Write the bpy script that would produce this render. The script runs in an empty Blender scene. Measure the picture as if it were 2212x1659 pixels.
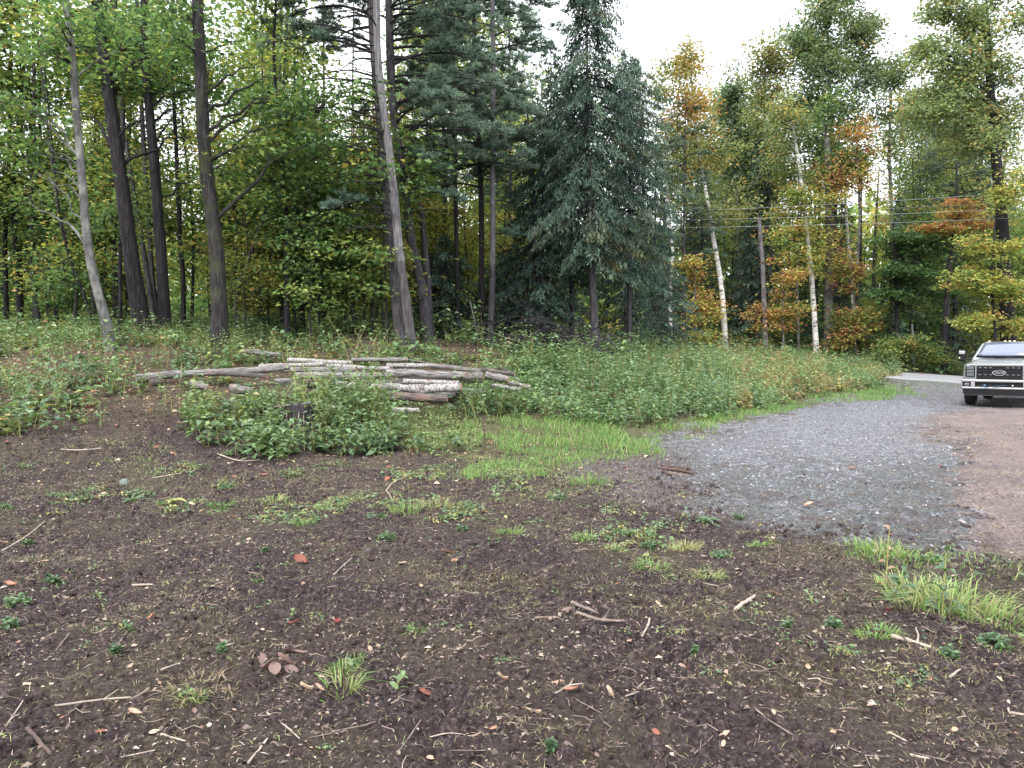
import bpy, math
import numpy as np

# ------------------------------------------------------------------ camera, world, sun, exposure
SC = bpy.context.scene
COL = SC.collection
CAMH, FPX, CX, CY, HOR = 1.6, 1661.0, 1106.0, 829.5, 764.0
PITCH = math.atan((CY - HOR) / FPX)
cam_d = bpy.data.cameras.new('camera')
cam = bpy.data.objects.new('camera', cam_d)
COL.objects.link(cam)
cam_d.sensor_width = 36.0
cam_d.lens = 36.0 * FPX / 2212.0
cam_d.clip_start = 0.05
cam_d.clip_end = 2000
cam.location = (0, 0, CAMH)
cam.rotation_euler = (math.pi / 2 - PITCH, 0, 0)
SC.camera = cam

world = bpy.data.worlds.new('World')
SC.world = world
world.use_nodes = True
SUN_EL, SUN_AZ = math.radians(46), math.radians(205)     # azimuth from +Y, clockwise: high, behind the camera
wn, wl = world.node_tree.nodes, world.node_tree.links
wn.clear()
w_out = wn.new('ShaderNodeOutputWorld'); w_bg = wn.new('ShaderNodeBackground')
w_bg.inputs['Strength'].default_value = 0.13
sky = wn.new('ShaderNodeTexSky'); sky.sky_type = 'NISHITA'; sky.sun_disc = False
sky.sun_elevation = SUN_EL; sky.sun_rotation = SUN_AZ
w_tc = wn.new('ShaderNodeTexCoord'); w_map = wn.new('ShaderNodeMapping'); w_map.inputs['Scale'].default_value = (1.2, 1.2, 3.0)
w_nz = wn.new('ShaderNodeTexNoise'); w_nz.inputs['Scale'].default_value = 1.6; w_nz.inputs['Detail'].default_value = 4
w_rp = wn.new('ShaderNodeMapRange'); w_rp.inputs['From Min'].default_value = 0.35; w_rp.inputs['From Max'].default_value = 0.62
w_rp.inputs['To Min'].default_value = 0.80; w_rp.inputs['To Max'].default_value = 0.97
w_mx = wn.new('ShaderNodeMix'); w_mx.data_type = 'RGBA'; w_mx.inputs[7].default_value = (8.3, 8.55, 8.9, 1)
wl.new(w_tc.outputs['Generated'], w_map.inputs['Vector']); wl.new(w_map.outputs['Vector'], w_nz.inputs['Vector'])
wl.new(w_nz.outputs['Fac'], w_rp.inputs['Value']); wl.new(w_rp.outputs['Result'], w_mx.inputs[0])
wl.new(sky.outputs['Color'], w_mx.inputs[6]); wl.new(w_mx.outputs[2], w_bg.inputs['Color'])
wl.new(w_bg.outputs['Background'], w_out.inputs['Surface'])

sun_d = bpy.data.lights.new('sun', 'SUN'); sun_d.energy = 1.5; sun_d.angle = math.radians(10); sun_d.color = (1.0, 0.97, 0.91)
sun = bpy.data.objects.new('sun', sun_d); COL.objects.link(sun)
sun.rotation_euler = (math.pi / 2 - SUN_EL, 0, math.pi - SUN_AZ)
sun.location = (0, -10, 30)

SC.view_settings.view_transform = 'Standard'
SC.view_settings.look = 'None'
SC.view_settings.exposure = 1.4
SC.view_settings.gamma = 1
SC.view_settings.use_curve_mapping = False
SC.cycles.max_bounces = 5
SC.cycles.diffuse_bounces = 3
SC.cycles.glossy_bounces = 2
SC.cycles.transmission_bounces = 3
SC.cycles.transparent_max_bounces = 4
SC.cycles.caustics_reflective = False
SC.cycles.caustics_refractive = False

R0 = np.random.default_rng(11)
PI = math.pi
# ------------------------------------------------------------------ pixels <-> world (used only to place real objects at their real distance)
CP, SP = math.cos(PITCH), math.sin(PITCH)
def P(px, py, d):
    a = (px - CX) / FPX; b = (CY - py) / FPX
    dx, dy, dz = a, CP + b * SP, -SP + b * CP
    t = d / dy
    return np.array([dx * t, d, CAMH + dz * t])
def proj(x, y, z):
    zz = z - CAMH
    f = y * CP - zz * SP
    f = np.where(f > 0.2, f, 0.2)
    u = y * SP + zz * CP
    return CX + FPX * x / f, CY - FPX * u / f

# ------------------------------------------------------------------ numpy noise
def _h(ix, iy, s):
    n = (ix.astype(np.int64) * 374761393 + iy.astype(np.int64) * 668265263 + s * 1442695041) & 0xffffffff
    n = ((n ^ (n >> 13)) * 1274126177) & 0xffffffff
    return ((n ^ (n >> 16)) & 0xffff) / 65535.0
def vnoise(x, y, s=0):
    ix = np.floor(x); iy = np.floor(y); fx = x - ix; fy = y - iy
    fx = fx * fx * (3 - 2 * fx); fy = fy * fy * (3 - 2 * fy)
    a = _h(ix, iy, s); b = _h(ix + 1, iy, s); c = _h(ix, iy + 1, s); d = _h(ix + 1, iy + 1, s)
    return (a + (b - a) * fx) * (1 - fy) + (c + (d - c) * fx) * fy
def fbm(x, y, o=4, s=0):
    v = 0; a = 0.5; t = 0
    for k in range(o):
        v = v + a * vnoise(x * 2 ** k + 17 * k, y * 2 ** k - 9 * k, s + k); t += a; a *= .55
    return v / t

# ------------------------------------------------------------------ terrain: thin plate spline through surveyed points
ctl = []
def cpt(px, d, z): ctl.append(((px - CX) / FPX * d, d, z))
def cpy(px, py, d):
    p = P(px, py, d); ctl.append((p[0], p[1], p[2]))
for px in (-300, 550, 1106, 1660, 2500):
    for d in (2.0, 5.0, 8.5): cpt(px, d, 0)
for x, y in ((-8, 0), (8, 0), (-6, -8), (6, -8), (0, -2), (-20, -6), (20, -6), (30, 6)): ctl.append((x, y, 0.0))
for a in ((0, 10, .18), (0, 12.5, .6), (0, 15, 1.1), (0, 18, 1.6), (-500, 12, .7), (-900, 14, 1.0), (-500, 18, 1.6),
          (238, 10, .14), (238, 12, .5), (238, 15, 1.15), (550, 10.5, .08), (550, 12, .3), (550, 15, .85), (550, 17, 1.2), (550, 19, 1.6),
          (870, 12, .10), (870, 14.5, .42), (900, 17, .95), (1106, 12, .04), (1106, 15, .28), (1106, 18, .85), (1106, 21, 1.4),
          (1450, 12, 0), (1450, 15.1, 0), (1450, 20, .5), (1450, 25, .9), (1450, 31, 1.0), (1450, 36, 1.1), (1450, 42, 1.3), (1450, 46, 1.6),
          (1700, 12, 0), (1700, 17, 0), (1700, 22.9, .02), (1700, 27, .45), (1700, 32, .68), (1700, 38, .85), (1700, 43, 1.0),
          (1960, 12, 0), (1960, 20, 0), (1960, 26, .0), (1960, 30, .03), (1958, 36, .365), (1958, 41, .524),
          (2073, 35.3, .22), (2073, 40.2, .375), (2212, 12, 0), (2212, 20, 0), (2212, 26, 0), (2212, 31, .0), (2212, 34.5, .05), (2212, 39.5, .15),
          (2500, 20, 0), (2500, 30, -.05), (2500, 42, .1), (2100, 50, .8), (2500, 55, 1.0),
          (0, 30, 2.2), (500, 30, 2.3), (900, 30, 2.1), (1150, 32, 2.0), (-600, 32, 2.1),
          (0, 55, 2.6), (500, 55, 2.7), (1106, 55, 2.6), (1600, 62, 2.6), (2200, 70, 2.0), (-800, 60, 2.6), (2900, 70, 1.8),
          (0, 110, 3.0), (1106, 120, 3.2), (2212, 120, 3.0), (-1500, 100, 3.0), (3500, 110, 2.4)): cpt(*a)
for a in ((238, 758, 17), (475, 751, 19), (312, 727, 20), (358, 734, 20.5), (892, 762, 20), (868, 743, 20.5), (1288, 785, 24), (1060, 746, 24),
          (1200, 772, 25), (1765, 774, 47), (1450, 752, 47), (1568, 750, 47), (2035, 800, 48)): cpy(*a)
CT = np.array(ctl)
def _phi(r2): return np.where(r2 > 1e-9, 0.5 * r2 * np.log(np.maximum(r2, 1e-9)), 0.0)
_n = len(CT)
_K = _phi((CT[:, None, 0] - CT[None, :, 0]) ** 2 + (CT[:, None, 1] - CT[None, :, 1]) ** 2) + np.eye(_n) * 0.6
_Pm = np.c_[np.ones(_n), CT[:, :2]]
_A = np.block([[_K, _Pm], [_Pm.T, np.zeros((3, 3))]])
_W = np.linalg.solve(_A, np.r_[CT[:, 2], 0, 0, 0])
def base_z(x, y):
    x = np.atleast_1d(np.asarray(x, float)); y = np.atleast_1d(np.asarray(y, float))
    out = np.empty(x.shape)
    for i in range(0, x.size, 40000):
        xs = x[i:i + 40000]; ys = y[i:i + 40000]
        k = _phi((xs[:, None] - CT[None, :, 0]) ** 2 + (ys[:, None] - CT[None, :, 1]) ** 2)
        out[i:i + 40000] = k @ _W[:_n] + _W[_n] + _W[_n + 1] * xs + _W[_n + 2] * ys
    r = np.hypot(x, y)
    return out * np.clip((170 - r) / 60, 0, 1) + 3.0 * (1 - np.clip((170 - r) / 60, 0, 1))

def inpoly(px, py, poly):
    ins = np.zeros(np.shape(px), bool); j = len(poly) - 1
    for i in range(len(poly)):
        xi, yi = poly[i]; xj, yj = poly[j]
        c = ((yi > py) != (yj > py)) & (px < (xj - xi) * (py - yi) / ((yj - yi) or 1e-9) + xi)
        ins ^= c; j = i
    return ins
# regions of the ground, as they fall in the photograph
GRAVEL = [(1380, 948), (1430, 935), (1550, 922), (1690, 893), (1760, 868), (1880, 850), (1965, 838), (1890, 812), (2075, 822), (2300, 850), (2300, 872), (2085, 885), (2030, 905), (1995, 925), (2085, 955), (2090, 985), (2100, 1060), (2130, 1175), (1960, 1178), (1800, 1165), (1560, 1120), (1500, 1060), (1440, 1010)]
GRAVEL_CLEAN = [(1440, 950), (1550, 930), (1700, 893), (1760, 875), (1960, 852), (2070, 872), (2070, 893), (2010, 915), (1990, 945), (2060, 965), (2010, 995), (1800, 1010), (1700, 1000), (1560, 985)]
REDDIRT = [(2010, 905), (2090, 880), (2300, 865), (2500, 900), (2500, 1230), (2212, 1200), (2120, 1180), (2060, 1050), (2090, 960), (1990, 925)]
MUDDY = [(1180, 1000), (1330, 985), (1450, 980), (1560, 1000), (1620, 1130), (1420, 1110), (1280, 1080)]
GRASSY = [(860, 880), (1100, 870), (1400, 905), (1560, 890), (1700, 860), (1960, 825), (1980, 850), (1760, 870), (1680, 898), (1540, 928), (1420, 940), (1450, 990), (1330, 1010), (1180, 1040), (1010, 1040), (1000, 1000), (860, 960)]
def fold(x, y, s):
    return fbm(x * .9, y * .9, 4, s) - .5, fbm(x * .9 + 50, y * .9, 4, s + 9) - .5
def masks(x, y, z):
    px, py = proj(x, y, z)
    ok = (y > 1.0)
    nx, ny = fold(x, y, 3)
    n2x, n2y = fold(x * 5, y * 5, 31)
    def soft(poly, jx=70, jy=26):
        v = 0
        for a, b in ((0, 0), (.9, .5), (-.9, -.5), (.5, -.9), (-.5, .9), (0, 1.3), (0, -1.3), (1.4, 0), (-1.4, 0)):
            v = v + inpoly(px + nx * jx * 1.6 + n2x * jx + a * jx * .7, py + (ny * jy * 1.6 + n2y * jy + b * jy * .8) * np.clip((py - 780) / 250, .12, 1.4), poly)
        return v / 9.0 * ok
    g = soft(GRAVEL, 85, 32); gc = soft(GRAVEL_CLEAN, 140, 60); r = soft(REDDIRT, 110, 34); s = soft(GRASSY); mu = soft(MUDDY)
    fo = np.clip((base_z(x, y) - .35) / .5, 0, 1) * (1 - np.clip(g * 2, 0, 1))
    return g, gc, r, s, fo, mu
def detail(x, y, g, r, fo=0):
    soil = 1 - .72 * np.clip(g + r * .85, 0, 1)
    near = np.clip((26 - np.hypot(x, y)) / 12, 0, 1)
    n = (fbm(x * .8, y * .8, 3, 5) - .5) * .10 * soil
    n = n + (fbm(x * 5.5, y * 5.5, 3, 15) - .5) * .05 * soil * near
    b = np.abs(fbm(x * 10, y * 10, 3, 25) - .5) * 2
    n = n + (.35 - b) * .080 * soil * near * (.35 + 1.3 * vnoise(x * 1.3, y * 1.3, 77))
    n = n + (fbm(x * 30, y * 30, 3, 35) - .5) * .032 * soil * near
    yc = np.clip(y, 5, 24); xc = 3.3 + (yc - 5) * .60 + (24 - yc) * (yc - 5) * .004           # wheel ruts curving in from the dirt to where the pickup stands
    fade = np.clip((y - 4.5) / 2, 0, 1) * np.clip((25 - y) / 2, 0, 1) * near
    for off in (-.85, .85, 1.9):
        u = (x - xc - off) / .17
        n = n - fade * (.030 * np.exp(-u * u) - .014 * np.exp(-(np.abs(u) - 1.6) ** 2 * 3)) * (1 + .5 * np.sin(y * 40 + x * 14) * np.exp(-u * u))
    return n
def gz(x, y):
    """height of the real ground surface"""
    x = np.atleast_1d(np.asarray(x, float)); y = np.atleast_1d(np.asarray(y, float))
    z = base_z(x, y)
    g, gc, r, s, fo, mu = masks(x, y, z)
    return z + detail(x, y, gc, r)
def G(px, py, dmax=90):
    """where the ray through a pixel meets the ground"""
    d = np.concatenate([np.arange(2.3, 16, .02), np.arange(16, dmax, .1)])
    a = (px - CX) / FPX; b = (CY - py) / FPX
    dy = CP + b * SP; dz = -SP + b * CP
    t = d / dy
    z = CAMH + dz * t
    tz = base_z(a * t, d)
    k = np.argmax(z <= tz) if (z <= tz).any() else len(d) - 1
    x = float(a * t[k]); y = float(d[k])
    return np.array([x, y, float(gz(x, y)[0])])
def on(x, y): return np.array([x, y, float(gz(x, y)[0])])

# ------------------------------------------------------------------ mesh building
class Geo:
    def __init__(s): s.p = []; s.nv = 0
    def add(s, v, f, mat=0, tint=0.5, smooth=False):
        v = np.asarray(v, np.float32).reshape(-1, 3); f = np.asarray(f, np.int64)
        if len(v) == 0 or len(f) == 0: return s
        t = np.broadcast_to(np.asarray(tint, np.float32), (len(v),))
        s.p.append((v, f + s.nv, mat, t, smooth)); s.nv += len(v); return s
    def mesh(s, name, mats):
        V = np.concatenate([a[0] for a in s.p]); T = np.concatenate([a[3] for a in s.p])
        loops = np.concatenate([a[1].ravel() for a in s.p])
        tot = np.concatenate([np.full(len(a[1]), a[1].shape[1]) for a in s.p])
        mi = np.concatenate([np.full(len(a[1]), a[2]) for a in s.p])
        sm = np.concatenate([np.full(len(a[1]), a[4]) for a in s.p])
        st = np.concatenate([[0], np.cumsum(tot)[:-1]])
        me = bpy.data.meshes.new(name)
        me.vertices.add(len(V)); me.vertices.foreach_set('co', V.ravel())
        me.loops.add(len(loops)); me.loops.foreach_set('vertex_index', loops.astype(np.int32))
        me.polygons.add(len(tot)); me.polygons.foreach_set('loop_start', st.astype(np.int32)); me.polygons.foreach_set('loop_total', tot.astype(np.int32))
        me.polygons.foreach_set('material_index', mi.astype(np.int32)); me.polygons.foreach_set('use_smooth', sm.astype(bool))
        at = me.attributes.new('tint', 'FLOAT', 'POINT'); at.data.foreach_set('value', T.astype(np.float32))
        for m in mats: me.materials.append(m)
        me.update(calc_edges=True)
        return me
    def obj(s, name, mats, parent=None, **props):
        if not isinstance(mats, (list, tuple)): mats = [mats]
        return link(name, s.mesh(name, mats), parent, **props)
def link(name, data, parent=None, loc=None, **props):
    o = bpy.data.objects.new(name, data); COL.objects.link(o)
    if parent is not None: o.parent = parent
    if loc is not None: o.location = tuple(float(c) for c in loc)
    for k, v in props.items():
        if v is not None: o[k] = v
    return o
def thing(name, label, cat, loc, group=None, rz=0.0):
    o = link(name, None, None, loc, label=label, category=cat, group=group)
    o.rotation_euler = (0, 0, rz); o.empty_display_size = .2
    return o
LABELS = {}
def copy_tree(root, loc, rz, sc, label, group):
    r = root.copy(); COL.objects.link(r); r.location = tuple(float(c) for c in loc); r.rotation_euler = (0, 0, rz); r.scale = (sc, sc, sc)
    r['label'] = label
    if group: r['group'] = group
    for ch in list(root.children):
        c = ch.copy(); COL.objects.link(c); c.parent = r
        for g in list(ch.children):
            q = g.copy(); COL.objects.link(q); q.parent = c
    return r

def unit(v):
    v = np.asarray(v, float); return v / np.maximum(np.linalg.norm(v, axis=-1, keepdims=True), 1e-9)
def resample(pts, n):
    pts = np.asarray(pts, float)
    if len(pts) == 2: return pts[0] + (pts[1] - pts[0]) * np.linspace(0, 1, n)[:, None]
    seg = np.r_[0, np.cumsum(np.linalg.norm(np.diff(pts, axis=0), axis=1))]; t = np.linspace(0, seg[-1], n)
    # catmull-rom style smoothing through the samples
    lin = np.stack([np.interp(t, seg, pts[:, k]) for k in range(3)], 1)
    w = max(1, n // (len(pts) * 3))
    for _ in range(w * 2):
        lin[1:-1] = lin[1:-1] * .5 + .25 * (lin[:-2] + lin[2:])
    return lin
def tube(pts, rad, sides=6, rough=0.0, rng=R0, flare=0.0, cap=False, lobes=0):
    pts = np.asarray(pts, float); n = len(pts); rad = np.broadcast_to(np.asarray(rad, float), (n,)).copy()
    t = np.gradient(pts, axis=0); t = unit(t)
    ref = np.array([1.0, 0, 0]) if abs(t[0][0]) < .8 else np.array([0, 0, 1.0])
    u = unit(np.cross(t, ref)); v = np.cross(t, u)
    ang = np.linspace(0, 2 * PI, sides, endpoint=False)
    rr = np.ones((n, sides))
    if rough: rr += rng.normal(0, rough, (n, sides)) * .6 + (rng.normal(0, rough, (1, sides))) * .8
    if lobes:
        z = np.linspace(0, 1, n)[:, None]
        rr += lobes * np.cos(ang * 5 + 1.3)[None] * np.exp(-z * 14) + lobes * .5 * np.cos(ang * 3 + 3 * z)
    if flare: rr *= 1 + flare * np.exp(-np.linspace(0, 1, n) * 22)[:, None]
    ring = pts[:, None] + (rad[:, None] * rr)[..., None] * (np.cos(ang)[None, :, None] * u[:, None] + np.sin(ang)[None, :, None] * v[:, None])
    V = ring.reshape(-1, 3)
    i = np.arange(n - 1)[:, None] * sides; j = np.arange(sides)[None]; j2 = (j + 1) % sides
    F = np.stack([i + j, i + j2, i + sides + j2, i + sides + j], -1).reshape(-1, 4)
    return V, F
def endcap(pts, rad, sides, end, out=.0):
    pts = np.asarray(pts, float); t = unit(pts[-1] - pts[-2]) if end else unit(pts[0] - pts[1])
    c = pts[-1] if end else pts[0]
    u = unit(np.cross(t, [0.1, 0.2, 1.0])); v = np.cross(t, u); a = np.linspace(0, 2 * PI, sides, endpoint=False)
    c = c + t * out
    V = [c + t * .01]
    for k in (.5, 1.0):
        V += [c + rad * k * (math.cos(q) * u + math.sin(q) * v) for q in a]
    F3 = [(0, 1 + j, 1 + (j + 1) % sides) for j in range(sides)]
    F4 = [(1 + j, 1 + sides + j, 1 + sides + (j + 1) % sides, 1 + (j + 1) % sides) for j in range(sides)]
    return np.array(V), F3, F4
def leafquads(c, d, nrm, L, W, fold=.18):
    c = np.asarray(c, float); n = len(c)
    d = unit(d); s = unit(np.cross(d, nrm)); nn = np.cross(s, d)
    L = np.broadcast_to(L, (n,))[:, None]; W = np.broadcast_to(W, (n,))[:, None]
    base = c - d * L * .5; tip = c + d * L * .5 - nn * L * .10
    mid = c - d * L * .04
    l = mid + s * W * .5 + nn * W * fold; r = mid - s * W * .5 + nn * W * fold
    V = np.stack([base, r, tip, l], 1).reshape(-1, 3)
    i = np.arange(n)[:, None] * 4
    F = np.concatenate([i + np.array([[0, 1, 2]]), i + np.array([[0, 2, 3]])], 1).reshape(-1, 3)
    return V, F
def blades(b, h, lean, w, rng):
    """grass blades: bases b, heights h, lean vectors (horizontal), widths w"""
    n = len(b); lean = np.c_[lean, np.zeros(n)]
    side = unit(np.cross(np.c_[rng.normal(0, 1, (n, 2)), np.zeros(n)], [0, 0, 1.0])) * (w * .5)[:, None]
    up = np.array([0, 0, 1.0])
    m = b + up * (h * .55)[:, None] + lean * .30; t = b + up * (h * (1 - .35 * np.clip(np.linalg.norm(lean, axis=1) / np.maximum(h, .01), 0, 1.5)))[:, None] + lean
    V = np.stack([b - side, b + side, m + side * .8, m - side * .8, t], 1).reshape(-1, 3)
    i = np.arange(n)[:, None] * 5
    F = np.concatenate([i + [[0, 1, 2]], i + [[0, 2, 3]], i + [[3, 2, 4]]], 1).reshape(-1, 3)
    return V, F
def clods(c, size, rng, flat=.7):
    n = len(c); o = np.array([[1, 0, 0], [0, 1, 0], [-1, 0, 0], [0, -1, 0], [0, 0, 1], [0, 0, -1.]])
    j = 1 + rng.uniform(-.45, .45, (n, 6, 1)); a = rng.uniform(0, PI, n)
    v = o[None] * j * size[:, None, None]
    v[..., 2] *= flat
    v[:, :, 0] *= rng.uniform(.6, 1.5, (n, 1))
    x = v[..., 0] * np.cos(a)[:, None] - v[..., 1] * np.sin(a)[:, None]; y = v[..., 0] * np.sin(a)[:, None] + v[..., 1] * np.cos(a)[:, None]
    v = np.stack([x, y, v[..., 2]], -1) + c[:, None]
    v[:, 4, :2] += rng.normal(0, .3, (n, 2)) * size[:, None]
    v = v[:, :5]; v[:, :4, 2] -= size[:, None] * .35
    f = np.array([[0, 1, 4], [1, 2, 4], [2, 3, 4], [3, 0, 4]])
    return v.reshape(-1, 3), (np.arange(n)[:, None, None] * 5 + f[None]).reshape(-1, 3)

def lumps(c, size, rng):
    n = len(c); a = np.linspace(0, 2 * PI, 6, endpoint=False)
    r1 = np.stack([np.cos(a), np.sin(a), np.full(6, -.35)], 1); r2 = np.stack([np.cos(a + .5) * .72, np.sin(a + .5) * .72, np.full(6, .42)], 1); o = np.concatenate([r1, r2, [[0, 0, .72]]])
    v = o[None] * (1 + rng.uniform(-.38, .38, (n, 13, 1))) * size[:, None, None]; v[..., 0] *= rng.uniform(.7, 1.6, (n, 1)); an = rng.uniform(0, PI, n)
    x = v[..., 0] * np.cos(an)[:, None] - v[..., 1] * np.sin(an)[:, None]; y = v[..., 0] * np.sin(an)[:, None] + v[..., 1] * np.cos(an)[:, None]
    v = np.stack([x, y, v[..., 2]], -1) + c[:, None]; f = []
    for i in range(6):
        j = (i + 1) % 6; f += [(i, j, 6 + i), (j, 6 + j, 6 + i), (6 + i, 6 + j, 12)]
    return v.reshape(-1, 3), (np.arange(n)[:, None, None] * 13 + np.array(f)[None]).reshape(-1, 3)

# ------------------------------------------------------------------ materials
def nm(name):
    m = bpy.data.materials.new(name); m.use_nodes = True; n = m.node_tree.nodes; n.clear()
    o = n.new('ShaderNodeOutputMaterial'); return m, n, m.node_tree.links, o
def ramp(n, stops, interp='LINEAR'):
    r = n.new('ShaderNodeValToRGB'); r.color_ramp.interpolation = interp
    e = r.color_ramp.elements
    while len(e) > 1: e.remove(e[0])
    e[0].position = stops[0][0]; e[0].color = (*stops[0][1], 1)
    for p, c in stops[1:]:
        q = e.new(p); q.color = (*c, 1)
    return r
def noise(n, l, scale, detail=3, vec=None, rough=.55, kind='Fac'):
    t = n.new('ShaderNodeTexNoise'); t.inputs['Scale'].default_value = scale; t.inputs['Detail'].default_value = detail; t.inputs['Roughness'].default_value = rough
    if vec is not None: l.new(vec, t.inputs['Vector'])
    return t.outputs[kind]
def foliage_mat(name, stops, trans=.34, vlo=.62, vhi=1.35, rough=.55, spec=.25, tmul=(1.15, 1.15, .75)):
    m, n, l, o = nm(name)
    at = n.new('ShaderNodeAttribute'); at.attribute_name = 'tint'
    r = ramp(n, stops); l.new(at.outputs['Fac'], r.inputs['Fac'])
    ge = n.new('ShaderNodeNewGeometry')
    mr = n.new('ShaderNodeMapRange'); mr.inputs['To Min'].default_value = vlo; mr.inputs['To Max'].default_value = vhi
    l.new(ge.outputs['Random Per Island'], mr.inputs['Value'])
    oi = n.new('ShaderNodeObjectInfo'); mo = n.new('ShaderNodeMapRange'); mo.inputs['To Min'].default_value = .85; mo.inputs['To Max'].default_value = 1.15
    l.new(oi.outputs['Random'], mo.inputs['Value'])
    mm = n.new('ShaderNodeMath'); mm.operation = 'MULTIPLY'; l.new(mr.outputs[0], mm.inputs[0]); l.new(mo.outputs[0], mm.inputs[1])
    hs = n.new('ShaderNodeHueSaturation'); l.new(r.outputs['Color'], hs.inputs['Color']); l.new(mm.outputs[0], hs.inputs['Value'])
    hr = n.new('ShaderNodeMapRange'); hr.inputs['To Min'].default_value = .485; hr.inputs['To Max'].default_value = .515
    fr = n.new('ShaderNodeMath'); fr.operation = 'FRACT'; f2 = n.new('ShaderNodeMath'); f2.operation = 'MULTIPLY'; f2.inputs[1].default_value = 17.3
    l.new(ge.outputs['Random Per Island'], f2.inputs[0]); l.new(f2.outputs[0], fr.inputs[0]); l.new(fr.outputs[0], hr.inputs['Value']); l.new(hr.outputs[0], hs.inputs['Hue'])
    b = n.new('ShaderNodeBsdfPrincipled'); b.inputs['Roughness'].default_value = rough; b.inputs['Specular IOR Level'].default_value = spec
    l.new(hs.outputs['Color'], b.inputs['Base Color'])
    if trans > 0:
        tr = n.new('ShaderNodeBsdfTranslucent'); mc = n.new('ShaderNodeMix'); mc.data_type = 'RGBA'; mc.blend_type = 'MULTIPLY'; mc.inputs[0].default_value = 1
        l.new(hs.outputs['Color'], mc.inputs[6]); mc.inputs[7].default_value = (*tmul, 1); l.new(mc.outputs[2], tr.inputs['Color'])
        mx = n.new('ShaderNodeMixShader'); mx.inputs[0].default_value = trans; l.new(b.outputs[0], mx.inputs[1]); l.new(tr.outputs[0], mx.inputs[2]); l.new(mx.outputs[0], o.inputs['Surface'])
    else: l.new(b.outputs[0], o.inputs['Surface'])
    return m
LEAF = foliage_mat('broad_leaf', [(0, (.050, .100, .048)), (.25, (.095, .175, .075)), (.45, (.165, .255, .090)), (.6, (.32, .36, .105)), (.72, (.46, .36, .11)), (.84, (.46, .28, .13)), (.93, (.42, .20, .11)), (1, (.36, .12, .09))], trans=.5, spec=.35, vhi=1.5)
ASPEN = foliage_mat('aspen_leaf', [(0, (.12, .18, .115)), (.3, (.165, .235, .120)), (.5, (.26, .31, .125)), (.7, (.42, .36, .13)), (.85, (.50, .33, .12)), (1, (.50, .26, .10))], trans=.45, spec=.4, rough=.45, vhi=1.45)
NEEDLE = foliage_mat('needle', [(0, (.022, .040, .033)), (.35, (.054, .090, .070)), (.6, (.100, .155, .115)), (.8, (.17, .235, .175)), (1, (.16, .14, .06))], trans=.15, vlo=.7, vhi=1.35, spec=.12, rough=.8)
WEED = foliage_mat('weed_leaf', [(0, (.065, .120, .068)), (.3, (.125, .205, .105)), (.5, (.19, .285, .125)), (.65, (.29, .37, .14)), (.8, (.36, .34, .13)), (.9, (.34, .24, .15)), (1, (.30, .15, .08))], trans=.30, spec=.5, rough=.4, tmul=(1.2, 1.15, .6))
GRASS = foliage_mat('grass_blade', [(0, (.07, .15, .035)), (.3, (.13, .26, .070)), (.5, (.22, .34, .10)), (.7, (.34, .34, .17)), (.85, (.40, .33, .21)), (1, (.24, .17, .12))], trans=.3, spec=.35)
PINEN = foliage_mat('pine_needle', [(0, (.055, .090, .070)), (.4, (.095, .150, .118)), (.7, (.16, .23, .18)), (1, (.23, .30, .23))], trans=.25, vlo=.7, vhi=1.35, spec=.15, rough=.7)
LITTER = foliage_mat('litter', [(0, (.026, .018, .017)), (.22, (.055, .040, .036)), (.42, (.13, .098, .085)), (.6, (.22, .175, .14)), (.75, (.32, .26, .21)), (.88, (.27, .165, .13)), (1, (.46, .41, .35))], trans=0, vlo=.6, vhi=1.3, rough=.8)
DRYLEAF = foliage_mat('dry_leaf', [(0, (.09, .055, .045)), (.2, (.20, .14, .12)), (.4, (.46, .30, .20)), (.55, (.58, .46, .34)), (.7, (.36, .20, .12)), (.85, (.24, .10, .06)), (1, (.32, .09, .085))], trans=.12, vlo=.8, vhi=1.1, rough=.6, tmul=(1.1, .8, .6))
STONE = foliage_mat('stone', [(0, (.06, .06, .07)), (.35, (.14, .14, .165)), (.6, (.21, .21, .245)), (.85, (.31, .31, .34)), (1, (.48, .47, .45))], trans=0, vlo=.7, vhi=1.25, rough=.75)
CLOD = foliage_mat('soil_clod', [(0, (.010, .007, .008)), (.5, (.034, .024, .025)), (.8, (.070, .052, .050)), (1, (.13, .10, .09))], trans=0, vlo=.7, vhi=1.25, rough=.9)

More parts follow.
